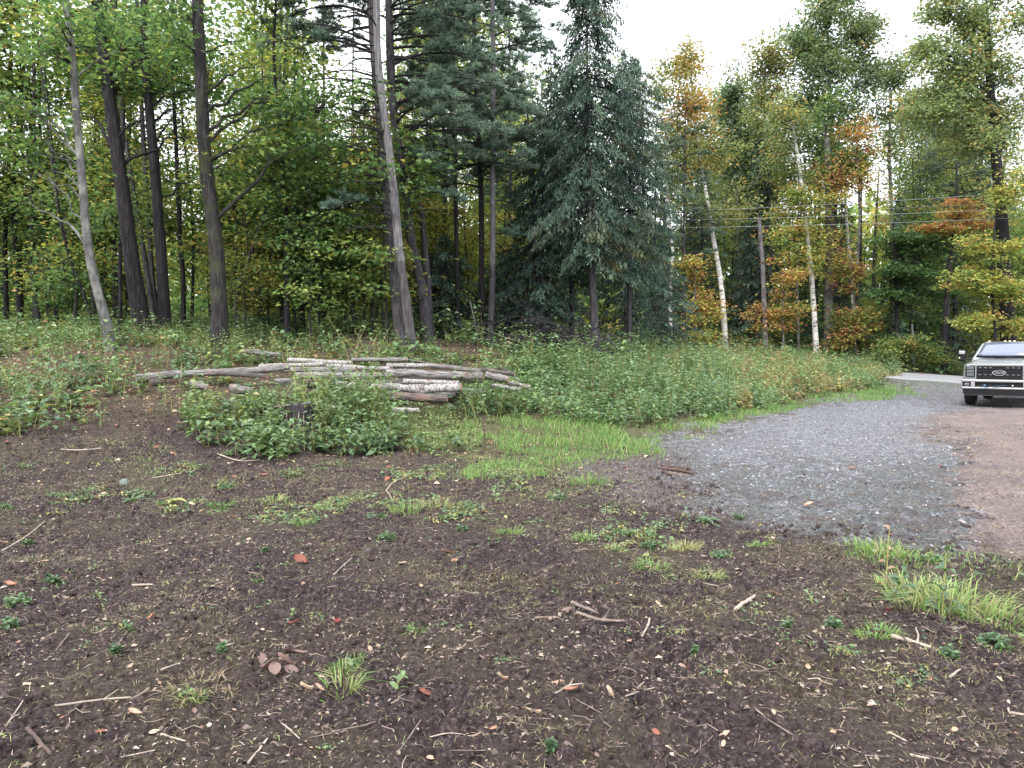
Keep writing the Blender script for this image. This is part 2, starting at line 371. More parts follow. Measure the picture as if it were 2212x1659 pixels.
def bark_mat(name, c0, c1, c2, sx=9, sz=1.3, bump=.5, moss=0.0, pale=0.0):
    m, n, l, o = nm(name)
    tc = n.new('ShaderNodeTexCoord'); mp = n.new('ShaderNodeMapping'); mp.inputs['Scale'].default_value = (sx, sx, sz); l.new(tc.outputs['Object'], mp.inputs['Vector'])
    a = noise(n, l, 2.2, 5, mp.outputs['Vector'], .65); r = ramp(n, [(.28, c0), (.5, c1), (.72, c2)]); l.new(a, r.inputs['Fac'])
    b = noise(n, l, 1.7, 4, tc.outputs['Object']); col = r.outputs['Color']
    mx = n.new('ShaderNodeMix'); mx.data_type = 'RGBA'; mr = n.new('ShaderNodeMapRange'); mr.inputs['From Min'].default_value = .5; mr.inputs['From Max'].default_value = .68
    mr.inputs['To Max'].default_value = .75 * max(moss, pale); l.new(b, mr.inputs['Value']); l.new(mr.outputs[0], mx.inputs[0]); l.new(col, mx.inputs[6])
    mx.inputs[7].default_value = (.07, .085, .03, 1) if moss else (.30, .31, .28, 1)
    p = n.new('ShaderNodeBsdfPrincipled'); p.inputs['Roughness'].default_value = .88; p.inputs['Specular IOR Level'].default_value = .2; l.new(mx.outputs[2], p.inputs['Base Color'])
    bp = n.new('ShaderNodeBump'); bp.inputs['Strength'].default_value = bump; bp.inputs['Distance'].default_value = .03; l.new(a, bp.inputs['Height']); l.new(bp.outputs[0], p.inputs['Normal'])
    l.new(p.outputs[0], o.inputs['Surface']); return m
BARK_DARK = bark_mat('dark_bark', (.008, .007, .009), (.022, .019, .022), (.060, .054, .058), 11, 1.2, .9)
BARK_MOSS = bark_mat('mossy_dark_bark', (.010, .009, .010), (.028, .024, .026), (.075, .066, .066), 11, 1.2, .9, moss=.8)
BARK_GREY = bark_mat('grey_bark', (.045, .043, .042), (.095, .092, .09), (.19, .185, .18), 7, 2.0, .5, pale=.9)
BARK_PINE = bark_mat('pine_bark', (.018, .016, .018), (.052, .046, .052), (.12, .11, .12), 9, 1.6, .8)
BARK_PALE = bark_mat('pale_bare_bark', (.04, .034, .034), (.11, .10, .105), (.24, .225, .23), 10, 1.1, .6)
TWIG = bark_mat('twig_bark', (.016, .014, .015), (.032, .028, .029), (.06, .053, .053), 9, 9, 0)
def peel_mat():
    m, n, l, o = nm('peeled_pine_bark')
    tc = n.new('ShaderNodeTexCoord'); mp = n.new('ShaderNodeMapping'); mp.inputs['Scale'].default_value = (9, 9, 1.2); l.new(tc.outputs['Object'], mp.inputs['Vector'])
    a = noise(n, l, 2.2, 5, mp.outputs['Vector'], .65)
    r1 = ramp(n, [(.3, (.018, .016, .017)), (.5, (.055, .048, .052)), (.72, (.13, .12, .125))]); r2 = ramp(n, [(.3, (.05, .045, .05)), (.5, (.13, .12, .13)), (.7, (.26, .245, .255))])
    l.new(a, r1.inputs['Fac']); l.new(a, r2.inputs['Fac'])
    sz = n.new('ShaderNodeSeparateXYZ'); l.new(tc.outputs['Object'], sz.inputs[0])
    ad = n.new('ShaderNodeMath'); ad.operation = 'MULTIPLY_ADD'; ad.inputs[1].default_value = 9.0; l.new(noise(n, l, .8, 3, tc.outputs['Object']), ad.inputs[0]); l.new(sz.outputs['Z'], ad.inputs[2])
    mr = n.new('ShaderNodeMapRange'); mr.inputs['From Min'].default_value = 6.9; mr.inputs['From Max'].default_value = 7.5; l.new(ad.outputs[0], mr.inputs['Value'])
    mx = n.new('ShaderNodeMix'); mx.data_type = 'RGBA'; l.new(mr.outputs[0], mx.inputs[0]); l.new(r1.outputs['Color'], mx.inputs[6]); l.new(r2.outputs['Color'], mx.inputs[7])
    p = n.new('ShaderNodeBsdfPrincipled'); p.inputs['Roughness'].default_value = .88; l.new(mx.outputs[2], p.inputs['Base Color'])
    bp = n.new('ShaderNodeBump'); bp.inputs['Strength'].default_value = .8; bp.inputs['Distance'].default_value = .03; l.new(a, bp.inputs['Height']); l.new(bp.outputs[0], p.inputs['Normal'])
    l.new(p.outputs[0], o.inputs['Surface']); return m
PEEL = peel_mat()
def birch_mat(name, lo=.43, dark=(.05, .045, .045), white=(.62, .60, .58)):
    m, n, l, o = nm(name)
    tc = n.new('ShaderNodeTexCoord'); mp = n.new('ShaderNodeMapping'); mp.inputs['Scale'].default_value = (2.2, 2.2, 9); l.new(tc.outputs['Object'], mp.inputs['Vector'])
    a = noise(n, l, 1.6, 4, mp.outputs['Vector'], .6); r = ramp(n, [(lo - .06, dark), (lo, tuple(.5 * x for x in white)), (lo + .06, white), (1, tuple(min(1, 1.1 * x) for x in white))]); l.new(a, r.inputs['Fac'])
    b = noise(n, l, .9, 3, tc.outputs['Object']); mx = n.new('ShaderNodeMix'); mx.data_type = 'RGBA'
    mr = n.new('ShaderNodeMapRange'); mr.inputs['From Min'].default_value = .52; mr.inputs['From Max'].default_value = .66; mr.inputs['To Max'].default_value = .6
    l.new(b, mr.inputs['Value']); l.new(mr.outputs[0], mx.inputs[0]); l.new(r.outputs['Color'], mx.inputs[6]); mx.inputs[7].default_value = (.22, .20, .19, 1)
    p = n.new('ShaderNodeBsdfPrincipled'); p.inputs['Roughness'].default_value = .7; l.new(mx.outputs[2], p.inputs['Base Color'])
    bp = n.new('ShaderNodeBump'); bp.inputs['Strength'].default_value = .35; bp.inputs['Distance'].default_value = .01; l.new(a, bp.inputs['Height']); l.new(bp.outputs[0], p.inputs['Normal'])
    l.new(p.outputs[0], o.inputs['Surface']); return m
BIRCH = birch_mat('birch_bark')
def log_mat(name, c0, c1, c2, white=False):
    m, n, l, o = nm(name)
    at = n.new('ShaderNodeAttribute'); at.attribute_name = 'logco'
    mp = n.new('ShaderNodeMapping'); mp.inputs['Scale'].default_value = (9, 9, 2.2) if not white else (3, 3, 14)
    l.new(at.outputs['Vector'], mp.inputs['Vector'])
    a = noise(n, l, 2.4, 5, mp.outputs['Vector'], .65); r = ramp(n, [(.34, c0), (.46, c1), (.62, c2)]); l.new(a, r.inputs['Fac'])
    b = noise(n, l, 2.5, 3, at.outputs['Vector']); mx = n.new('ShaderNodeMix'); mx.data_type = 'RGBA'
    mr = n.new('ShaderNodeMapRange'); mr.inputs['From Min'].default_value = .55; mr.inputs['From Max'].default_value = .68; mr.inputs['To Max'].default_value = .7
    l.new(b, mr.inputs['Value']); l.new(mr.outputs[0], mx.inputs[0]); l.new(r.outputs['Color'], mx.inputs[6]); mx.inputs[7].default_value = (.20, .12, .10, 1)
    p = n.new('ShaderNodeBsdfPrincipled'); p.inputs['Roughness'].default_value = .85; l.new(mx.outputs[2], p.inputs['Base Color'])
    bp = n.new('ShaderNodeBump'); bp.inputs['Strength'].default_value = .8; bp.inputs['Distance'].default_value = .03; l.new(a, bp.inputs['Height']); l.new(bp.outputs[0], p.inputs['Normal'])
    l.new(p.outputs[0], o.inputs['Surface']); return m
LOG_GREY = log_mat('weathered_log', (.035, .030, .028), (.12, .11, .108), (.29, .275, .27))
LOG_BIRCH = log_mat('birch_log', (.06, .05, .048), (.22, .205, .20), (.44, .42, .41), True)
LOG_DARK = log_mat('dark_log', (.025, .020, .018), (.065, .055, .050), (.15, .13, .12))
def simple(name, c, rough=.6, metal=0.0, spec=.5, ns=0, nv=.3, coat=0.0):
    m, n, l, o = nm(name)
    p = n.new('ShaderNodeBsdfPrincipled'); p.inputs['Roughness'].default_value = rough; p.inputs['Metallic'].default_value = metal; p.inputs['Specular IOR Level'].default_value = spec
    p.inputs['Base Color'].default_value = (*c, 1); p.inputs['Coat Weight'].default_value = coat
    if ns:
        tc = n.new('ShaderNodeTexCoord'); a = noise(n, l, ns, 4, tc.outputs['Object']); r = ramp(n, [(.3, tuple(x * (1 - nv) for x in c)), (.7, tuple(min(1, x * (1 + nv)) for x in c))])
        l.new(a, r.inputs['Fac']); l.new(r.outputs['Color'], p.inputs['Base Color'])
    l.new(p.outputs[0], o.inputs['Surface']); return m
CUTEND = simple('cut_wood', (.34, .20, .14), .85, ns=14, nv=.45)
CUTORANGE = simple('split_wood', (.50, .30, .18), .85, ns=9, nv=.35)
STICKM = simple('stick_bark', (.17, .13, .11), .85, ns=30, nv=.5)
STICKPALE = simple('pale_stick', (.34, .28, .235), .8, ns=26, nv=.35)
STICKDARK = simple('dark_stick', (.085, .055, .045), .85, ns=26, nv=.5)

def ground_mat():
    m, n, l, o = nm('ground_surface')
    at = n.new('ShaderNodeAttribute'); at.attribute_name = 'zone'; sp = n.new('ShaderNodeSeparateColor'); l.new(at.outputs['Color'], sp.inputs[0])
    a2 = n.new('ShaderNodeAttribute'); a2.attribute_name = 'zone_b'; s2 = n.new('ShaderNodeSeparateColor'); l.new(a2.outputs['Color'], s2.inputs[0])
    tc = n.new('ShaderNodeTexCoord'); V = tc.outputs['Object']
    def mix(f, a, b):
        x = n.new('ShaderNodeMix'); x.data_type = 'RGBA'; l.new(f, x.inputs[0]); l.new(a, x.inputs[6]); l.new(b, x.inputs[7]); return x.outputs[2]
    def rm(v, stops): r = ramp(n, stops); l.new(v, r.inputs['Fac']); return r.outputs['Color']
    soil_a = rm(noise(n, l, 38, 6, V, .7), [(.34, (.010, .007, .008)), (.46, (.034, .023, .024)), (.58, (.076, .055, .056)), (.72, (.20, .155, .15))])  # strong dark to pale contrast also stands in for self-shadow between crumbs
    soil_b = rm(noise(n, l, 45, 6, V, .7), [(.3, (.020, .015, .011)), (.5, (.070, .056, .040)), (.7, (.17, .14, .10))])
    pat = n.new('ShaderNodeMapRange'); pat.inputs['From Min'].default_value = .44; pat.inputs['From Max'].default_value = .60; pat.inputs['To Max'].default_value = .85; l.new(noise(n, l, .9, 5, V, .6), pat.inputs['Value'])
    soil = mix(pat.outputs[0], soil_a, soil_b)
    grav_v = n.new('ShaderNodeTexVoronoi'); grav_v.inputs['Scale'].default_value = 34; l.new(V, grav_v.inputs['Vector'])
    gv = n.new('ShaderNodeSeparateColor'); l.new(grav_v.outputs['Color'], gv.inputs[0])
    grav = rm(gv.outputs[0], [(0, (.09, .09, .105)), (.45, (.165, .165, .19)), (.8, (.25, .25, .28)), (1, (.40, .40, .42))])
    gnz = rm(noise(n, l, 9, 5, V, .65), [(.35, (.55, .55, .55)), (.65, (1.15, 1.15, 1.15))])
    gm = n.new('ShaderNodeMix'); gm.data_type = 'RGBA'; gm.blend_type = 'MULTIPLY'; gm.inputs[0].default_value = 1; l.new(grav, gm.inputs[6]); l.new(gnz, gm.inputs[7]); grav = gm.outputs[2]
    gdirty = rm(noise(n, l, 26, 6, V, .7), [(.32, (.030, .032, .033)), (.48, (.095, .100, .102)), (.66, (.20, .205, .21))])
    gb = n.new('ShaderNodeMapRange'); gb.inputs['From Min'].default_value = .48; gb.inputs['From Max'].default_value = .60; gb.inputs['To Max'].default_value = .8; l.new(noise(n, l, 1.7, 6, V, .65), gb.inputs['Value'])
    gdirty = mix(gb.outputs[0], gdirty, rm(noise(n, l, 24, 6, V, .7), [(.3, (.045, .034, .035)), (.5, (.10, .08, .078)), (.7, (.18, .15, .145))]))
    gw = n.new('ShaderNodeMapRange'); gw.inputs['From Min'].default_value = .50; gw.inputs['From Max'].default_value = .62; gw.inputs['To Max'].default_value = .7; l.new(noise(n, l, 2.6, 6, V, .7), gw.inputs['Value']); gdirty = mix(gw.outputs[0], gdirty, grav)
    red = rm(noise(n, l, 30, 6, V, .7), [(.28, (.07, .055, .056)), (.48, (.18, .145, .142)), (.70, (.36, .30, .29))])
    redp = rm(noise(n, l, 1.1, 4, V, .6), [(.35, (.75, .72, .75)), (.65, (1.12, 1.08, 1.0))])
    rmx = n.new('ShaderNodeMix'); rmx.data_type = 'RGBA'; rmx.blend_type = 'MULTIPLY'; rmx.inputs[0].default_value = 1; l.new(red, rmx.inputs[6]); l.new(redp, rmx.inputs[7]); red = rmx.outputs[2]
    mud = rm(noise(n, l, 22, 6, V, .7), [(.3, (.05, .04, .042)), (.5, (.105, .088, .090)), (.72, (.19, .165, .165))])
    grs = rm(noise(n, l, 20, 5, V, .7), [(.3, (.035, .035, .018)), (.5, (.085, .085, .040)), (.7, (.16, .14, .075))])
    flo = rm(noise(n, l, 24, 6, V, .7), [(.3, (.030, .022, .017)), (.5, (.085, .062, .045)), (.7, (.17, .125, .085))])
    rn = noise(n, l, 3.2, 8, V, .72)
    def rag(fac, amt=1.5):
        a = n.new('ShaderNodeMath'); a.operation = 'MULTIPLY_ADD'; a.inputs[1].default_value = amt; l.new(rn, a.inputs[0]); l.new(fac, a.inputs[2])
        q = n.new('ShaderNodeMapRange'); q.inputs['From Min'].default_value = .5 + amt * .5 - .16; q.inputs['From Max'].default_value = .5 + amt * .5 + .16; l.new(a.outputs[0], q.inputs['Value']); return q.outputs[0]
    c = mix(s2.outputs[0], soil, flo)
    c = mix(rag(sp.outputs[2]), c, grs)
    c = mix(rag(s2.outputs[1], 2.2), c, mud)
    c = mix(rag(sp.outputs[0], 2.6), c, mix(rag(s2.outputs[2], 3.0), gdirty, grav))
    c = mix(rag(sp.outputs[1], 2.0), c, red)
    p = n.new('ShaderNodeBsdfPrincipled'); p.inputs['Roughness'].default_value = .92; p.inputs['Specular IOR Level'].default_value = .25
    l.new(c, p.inputs['Base Color'])
    b1 = n.new('ShaderNodeBump'); b1.inputs['Strength'].default_value = .9; b1.inputs['Distance'].default_value = .035; l.new(noise(n, l, 48, 7, V, .75), b1.inputs['Height'])
    l.new(b1.outputs[0], p.inputs['Normal']); l.new(p.outputs[0], o.inputs['Surface']); return m
GROUND = ground_mat()
def clod_mat():
    m, n, l, o = nm('rough_clod'); tc = n.new('ShaderNodeTexCoord'); r = ramp(n, [(.32, (.010, .007, .008)), (.48, (.034, .023, .024)), (.62, (.080, .058, .058)), (.76, (.18, .14, .135))])
    a = noise(n, l, 60, 5, tc.outputs['Object'], .7); l.new(a, r.inputs['Fac']); p = n.new('ShaderNodeBsdfPrincipled'); p.inputs['Roughness'].default_value = .92; p.inputs['Specular IOR Level'].default_value = .2; l.new(r.outputs['Color'], p.inputs['Base Color'])
    b = n.new('ShaderNodeBump'); b.inputs['Strength'].default_value = .9; b.inputs['Distance'].default_value = .012; l.new(a, b.inputs['Height']); l.new(b.outputs[0], p.inputs['Normal']); l.new(p.outputs[0], o.inputs['Surface']); return m
CLODR = clod_mat()

# ------------------------------------------------------------------ ground
def build_ground():
    rr = [0.25, .6, 1.0, 1.5, 2.0]
    r = 2.3; fr = 769.0
    while r < 11.5:
        rr.append(r); r += max(.006, r * r / (fr * CAMH) * 1.1)
    while r < 48: rr.append(r); r *= 1.014
    while r < 420: rr.append(r); r *= 1.09
    rr = np.array(rr)
    fine = math.radians(41)
    th = np.concatenate([np.linspace(-fine, fine, 540), np.linspace(fine, 2 * PI - fine, 44)[1:-1]])
    nR, nT = len(rr), len(th)
    X = (rr[:, None] * np.sin(th)[None]).ravel(); Y = (rr[:, None] * np.cos(th)[None]).ravel()
    Z = base_z(X, Y); g, gc, rd, s, fo, mu = masks(X, Y, Z)
    Z = Z + detail(X, Y, gc, rd)
    V = np.c_[X, Y, Z]
    i = np.arange(nR - 1)[:, None] * nT; j = np.arange(nT)[None]; j2 = (j + 1) % nT
    F = np.stack([i + j, i + nT + j, i + nT + j2, i + j2], -1).reshape(-1, 4)
    gf = g[F].mean(1) > .5; rf = (rd[F].mean(1) > .5)
    def make(name, sel, **props):
        f = F[sel]; used, inv = np.unique(f, return_inverse=True)
        ge = Geo(); ge.add(V[used], inv.reshape(-1, 4), 0, .5, True)
        me = ge.mesh(name, [GROUND])
        for nme, arr in (('zone', (g, rd, s)), ('zone_b', (fo, mu, gc))):
            a = me.color_attributes.new(nme, 'FLOAT_COLOR', 'POINT')
            dd = np.ones((len(used), 4), np.float32)
            for k in range(3): dd[:, k] = arr[k][used]
            a.data.foreach_set('color', dd.ravel())
        return link(name, me, None, kind='structure', **props)
    make('ground', ~(gf | rf))
    make('gravel_driveway', gf & ~rf)
    make('dirt_track', rf)
    # centre hole cap
    return
build_ground()
# asphalt road behind the meadow
def build_road():
    a = np.array([21.03, 41.0]); dr = unit(np.array([17.7, -5.6])); nrm = np.array([dr[1], -dr[0]])   # nrm points to the camera side
    t = np.linspace(-70, 70, 240); w = np.linspace(0, 5.0, 7)
    pts = a + t[:, None, None] * dr + w[None, :, None] * nrm
    x = pts[..., 0].ravel(); y = pts[..., 1].ravel(); z = base_z(x, y).reshape(pts.shape[:2])
    zz = z + .06
    V = np.c_[x, y, zz.ravel()]; k = len(w)
    i = np.arange(len(t) - 1)[:, None] * k; j = np.arange(k - 1)[None]
    F = np.stack([i + j, i + j + 1, i + k + j + 1, i + k + j], -1).reshape(-1, 4)
    g = Geo(); g.add(V, F, 0, .5, True)
    # shoulders down into the ground
    for e, sgn in ((0, -1), (k - 1, 1)):
        top = V.reshape(len(t), k, 3)[:, e]; bot = top + np.c_[np.tile(nrm * sgn * .12, (len(t), 1)), np.full(len(t), -.14)]
        W = np.stack([top, bot], 1).reshape(-1, 3); q = np.arange(len(t) - 1)[:, None] * 2
        g.add(W, q + np.array([[0, 1, 3, 2]]), 0, .5)
    m = simple('asphalt', (.23, .23, .245), .85, ns=3, nv=.12)
    g.obj('road', m, kind='structure')
build_road()
def ray_ok(): pass

# ------------------------------------------------------------------ wording helpers: which one is it
MARKS = [("the cluster of grey fallen leaves", 594, 1450), ("the thick crossed sticks", 1250, 1335), ("the dark bark slab at the gravel edge", 1460, 1022),
         ("the big grass clump at the right", 2050, 1285), ("the long pale splinter of wood", 1961, 1392), ("the curled orange and cream leaf", 1146, 1540),
         ("the star-shaped rosette", 1523, 1125), ("the rotten stump", 645, 905), ("the red-orange leaf at the bottom left", 208, 1596), ("the pale upright leaf", 216, 1070),
         ("the long bent stick at the left", 200, 1522), ("the yellowed grass tuft", 900, 1108), ("the nest of straw", 430, 1490), ("the short wood chunk", 1610, 1302),
         ("the pale forked stick", 850, 1050), ("the grey green lump", 268, 1030), ("the log pile", 950, 850), ("the brown leaf by the straw", 923, 1508), ("the bright grass strip", 1110, 1015),
         ("the pale lone leaf", 910, 1275), ("the dead bent stem", 2140, 1450), ("the muddy gravel", 1700, 1080), ("the green weed patch at the left edge", 40, 1310)]
USED = set()
def say(base, px, py, most=16):
    dd = sorted(((math.hypot((px - x) , (py - y) * 1.5), n, x, y) for n, x, y in MARKS))
    dd = [q for q in dd if q[0] > 22]
    def rel(x, y):
        dx, dy = px - x, (py - y) * 1.3
        if abs(dx) > abs(dy): return 'left of' if dx < 0 else 'right of'
        return 'beyond' if dy < 0 else 'in front of'
    for k, (dist, n, x, y) in enumerate(dd[:7]):
        far = 'just' if dist < 75 else 'a little' if dist < 150 else 'well'
        for w in (far,):
            s = f'{base} {w} {rel(x, y)} {n}'
            if s not in USED and len(s.replace('-', ' - ').split()) <= most: USED.add(s); return s
    for (d1, n1, x1, y1) in dd[:5]:
        s = f'{base} {rel(x1, y1)} {n1}, its smaller neighbour'
        if s not in USED and len(s.split()) <= most: USED.add(s); return s
    return f'{base} {rel(dd[0][2], dd[0][3])} {dd[0][1]}'

# ------------------------------------------------------------------ trees
def trunk_geo(g, pts, r0, r1, sides=14, rough=.06, flare=.35, rings=None, mat=0, lobes=.04, power=1.0, rng=R0):
    n = rings or max(10, len(pts) * 6)
    p = resample(pts, n); t = np.linspace(0, 1, n) ** power
    V, F = tube(p, r0 + (r1 - r0) * t, sides, rough, rng, flare, lobes=lobes)
    g.add(V, F, mat, .5, True)
    return p, r0 + (r1 - r0) * t
def limb_path(a, b, rng, n=7, sag=.12, wob=.08):
    L = np.linalg.norm(b - a); t = np.linspace(0, 1, n)[:, None]
    m = a + (b - a) * t
    m[:, 2] += (np.sin(t[:, 0] * PI)) * L * sag
    m[1:-1] += rng.normal(0, wob * L / 4, (n - 2, 3))
    return m
def crown_leaves(g, clumps, rng, lpc, leaf, spread, flat, tints, mat, tj=.05, droop=.25, aspect=.75, upright=.55):
    C = np.repeat(clumps, lpc, 0); n = len(C)
    off = rng.normal(0, 1, (n, 3)) * [spread, spread, spread * flat]
    c = C + off
    d = unit(np.c_[off[:, :2] + rng.normal(0, spread * .6, (n, 2)), -droop * spread + rng.normal(0, spread * .35, n)])
    nrm = unit(np.c_[rng.normal(0, upright, (n, 2)), np.ones(n)])
    L = leaf * rng.uniform(.5, 1.45, n)
    V, F = leafquads(c, d, nrm, L, L * aspect)
    T = np.clip(np.repeat(tints, lpc) + rng.normal(0, tj, n), 0, 1)
    g.add(V, F, mat, np.repeat(T, 4))
def sample_ell(rng, ells, n):
    w = np.array([e[2] if len(e) > 2 else 1 for e in ells], float); w /= w.sum()
    k = rng.choice(len(ells), n, p=w)
    c = np.array([e[0] for e in ells], float); r = np.array([e[1] for e in ells], float); out = np.empty((n, 3))
    for e in range(len(ells)):                       # uneven crown: lobes of clumps inside the ellipsoid, gaps between them
        i = np.where(k == e)[0]
        if not len(i): continue
        m = max(5, int(len(i) / 6)); su = unit(rng.normal(0, 1, (m, 3))) * (rng.uniform(0, 1, m) ** (1 / 2.2))[:, None]
        q = rng.integers(0, m, len(i)); out[i] = c[e] + (su[q] * rng.uniform(.8, 1.15, (len(i), 1)) + rng.normal(0, .13, (len(i), 3))) * r[e]
    return out, k
def broadleaf(name, label, cat, base, path, r0, r1, ells, nclump, lpc, leaf, spread, flat=.35, tint=(.3, .12), lmat=None, bmat=None, seed=1, group=None,
              nlimb=9, sides=12, hero=False, lo=.25, etint=None, flare=.35, upright=.55, limbr=.32, extra_limbs=()):
    """path and ells relative to base"""
    rng = np.random.default_rng(seed)
    lmat = lmat or LEAF; bmat = bmat or BARK_DARK
    root = thing(name, label, cat, base, group)
    g = Geo(); tp, tr = trunk_geo(g, path, r0, r1, sides, rng=rng, flare=flare, rings=40 if hero else 22, power=.8)
    cl, k = sample_ell(rng, ells, nclump)
    if etint is not None: tm = np.array(etint)[k]
    else: tm = np.full(nclump, tint[0])
    tints = np.clip(tm + rng.normal(0, tint[1], nclump), 0, 1)
    nlimb = min(nlimb, nclump); samples = [tp[int(len(tp) * lo):]]; ends = cl[rng.permutation(nclump)[:nlimb]]
    limbs = []
    def attach(e):
        hd = np.linalg.norm(tp[:, :2] - e[:2], axis=1); za = e[2] - hd * rng.uniform(.35, .8)
        i = int(np.argmin(np.abs(tp[:, 2] - za))); return max(i, int(len(tp) * lo * .6))
    for e in list(ends) + [np.array(q, float) for q in extra_limbs]:
        i = attach(e); a = tp[i]
        lp = limb_path(a, e, rng, 8, .10, .10); rr = max(.012, tr[i] * limbr * rng.uniform(.7, 1.2))
        V, F = tube(lp, np.linspace(rr, .008, 8), 5 if not hero else 6, .05, rng)
        if hero: lg = Geo(); lg.add(V, F, 0, .5, True); limbs.append(lg)
        else: g.add(V, F, 0, .5, True)
        samples.append(lp[2:])
    g.obj('trunk', bmat, root)
    for lg in limbs: lg.obj('limb', bmat, root)
    S = np.concatenate(samples)
    cg = Geo()
    for c in cl:
        dd = np.linalg.norm(S - c, axis=1) + np.maximum(S[:, 2] - c[2] + .1, 0) * 2
        a = S[int(np.argmin(dd))]
        V, F = tube(limb_path(a, c, rng, 4, .08, .12), np.linspace(.014, .004, 4), 3)
        cg.add(V, F, 1, .5)
    crown_leaves(cg, cl, rng, lpc, leaf, spread, flat, tints, 0, upright=upright)
    cg.obj('crown', [lmat, TWIG], root)
    return root
def conifer(name, label, base, H, zb, R, seed=1, nb=150, ntw=14, nel=8, r0=.14, droop=.35, tint=(.35, .12), group=None, path=None, bmat=None, el=.15, ew=.035, prof=None, sides=12, up=0.0, dens_r=.12):
    rng = np.random.default_rng(seed); root = thing(name, label, 'tree', base, group)
    path = path or [(0, 0, -.15), (0, 0, H * .5), (0, 0, H)]
    g = Geo(); tp, tr = trunk_geo(g, path, r0, .012, sides, rng=rng, rings=30, flare=.25)
    cg = Geo(); EC, ED, EN, ET = [], [], [], []
    for b in range(nb):
        z = zb + (H - zb) * (b + rng.uniform(0, 1)) / nb
        k = np.interp(z, tp[:, 2], np.arange(len(tp))); a = np.array([np.interp(k, np.arange(len(tp)), tp[:, q]) for q in range(3)])
        f = (z - zb) / (H - zb); Rz = R * (prof(f) if prof else (1 - f) ** .8) * rng.uniform(.55, 1.15) + .15
        az = b * 2.4 + rng.normal(0, .3); az %= 2 * PI; Rz *= .50 + 1.0 * float(vnoise(np.array(az * 1.3 + seed), np.array(z * .75), seed)); hd = np.array([math.cos(az), math.sin(az), 0]); t = np.linspace(0, 1, 6)
        bp = a + hd * (t * Rz)[:, None]; bp[:, 2] += up * Rz * t - droop * Rz * (t ** 1.6) + .10 * Rz * np.clip(t - .75, 0, 1) * 2
        V, F = tube(bp, np.linspace(max(.008, .018 * Rz), .004, 6), 3); g.add(V, F, 0, .5)
        bt = np.clip(tint[0] + rng.normal(0, tint[1]), 0, 1)
        sd = np.array([-hd[1], hd[0], 0]); m = max(4, int(ntw * (Rz / R) ** .7))
        for q in range(m):
            s = dens_r + (1 - dens_r) * (q + rng.uniform(0, 1)) / m; p0 = np.array([np.interp(s, t, bp[:, w]) for w in range(3)])
            tl = (.18 + .32 * Rz * (1 - s) * .6 + .05) * rng.uniform(.6, 1.2); td = unit(hd * .7 + sd * rng.choice([-1, 1]) * rng.uniform(.5, 1.1) + np.array([0, 0, -.25 - droop * .6]))
            u = np.linspace(.1, 1, nel)[:, None]; c = p0 + td * tl * u; c[:, 2] -= (u[:, 0] ** 2) * tl * droop * .6
            c += rng.normal(0, .045, c.shape)
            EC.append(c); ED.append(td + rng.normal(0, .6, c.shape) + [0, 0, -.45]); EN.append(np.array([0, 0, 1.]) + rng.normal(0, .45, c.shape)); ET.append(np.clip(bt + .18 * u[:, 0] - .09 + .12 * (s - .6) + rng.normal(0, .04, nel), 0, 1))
    EC, ED, EN, ET = map(np.concatenate, (EC, ED, EN, ET)); n = len(EC)
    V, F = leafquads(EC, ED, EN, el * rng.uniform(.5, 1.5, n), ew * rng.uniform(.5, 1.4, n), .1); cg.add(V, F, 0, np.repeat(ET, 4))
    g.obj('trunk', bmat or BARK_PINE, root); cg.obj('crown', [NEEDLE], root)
    return root
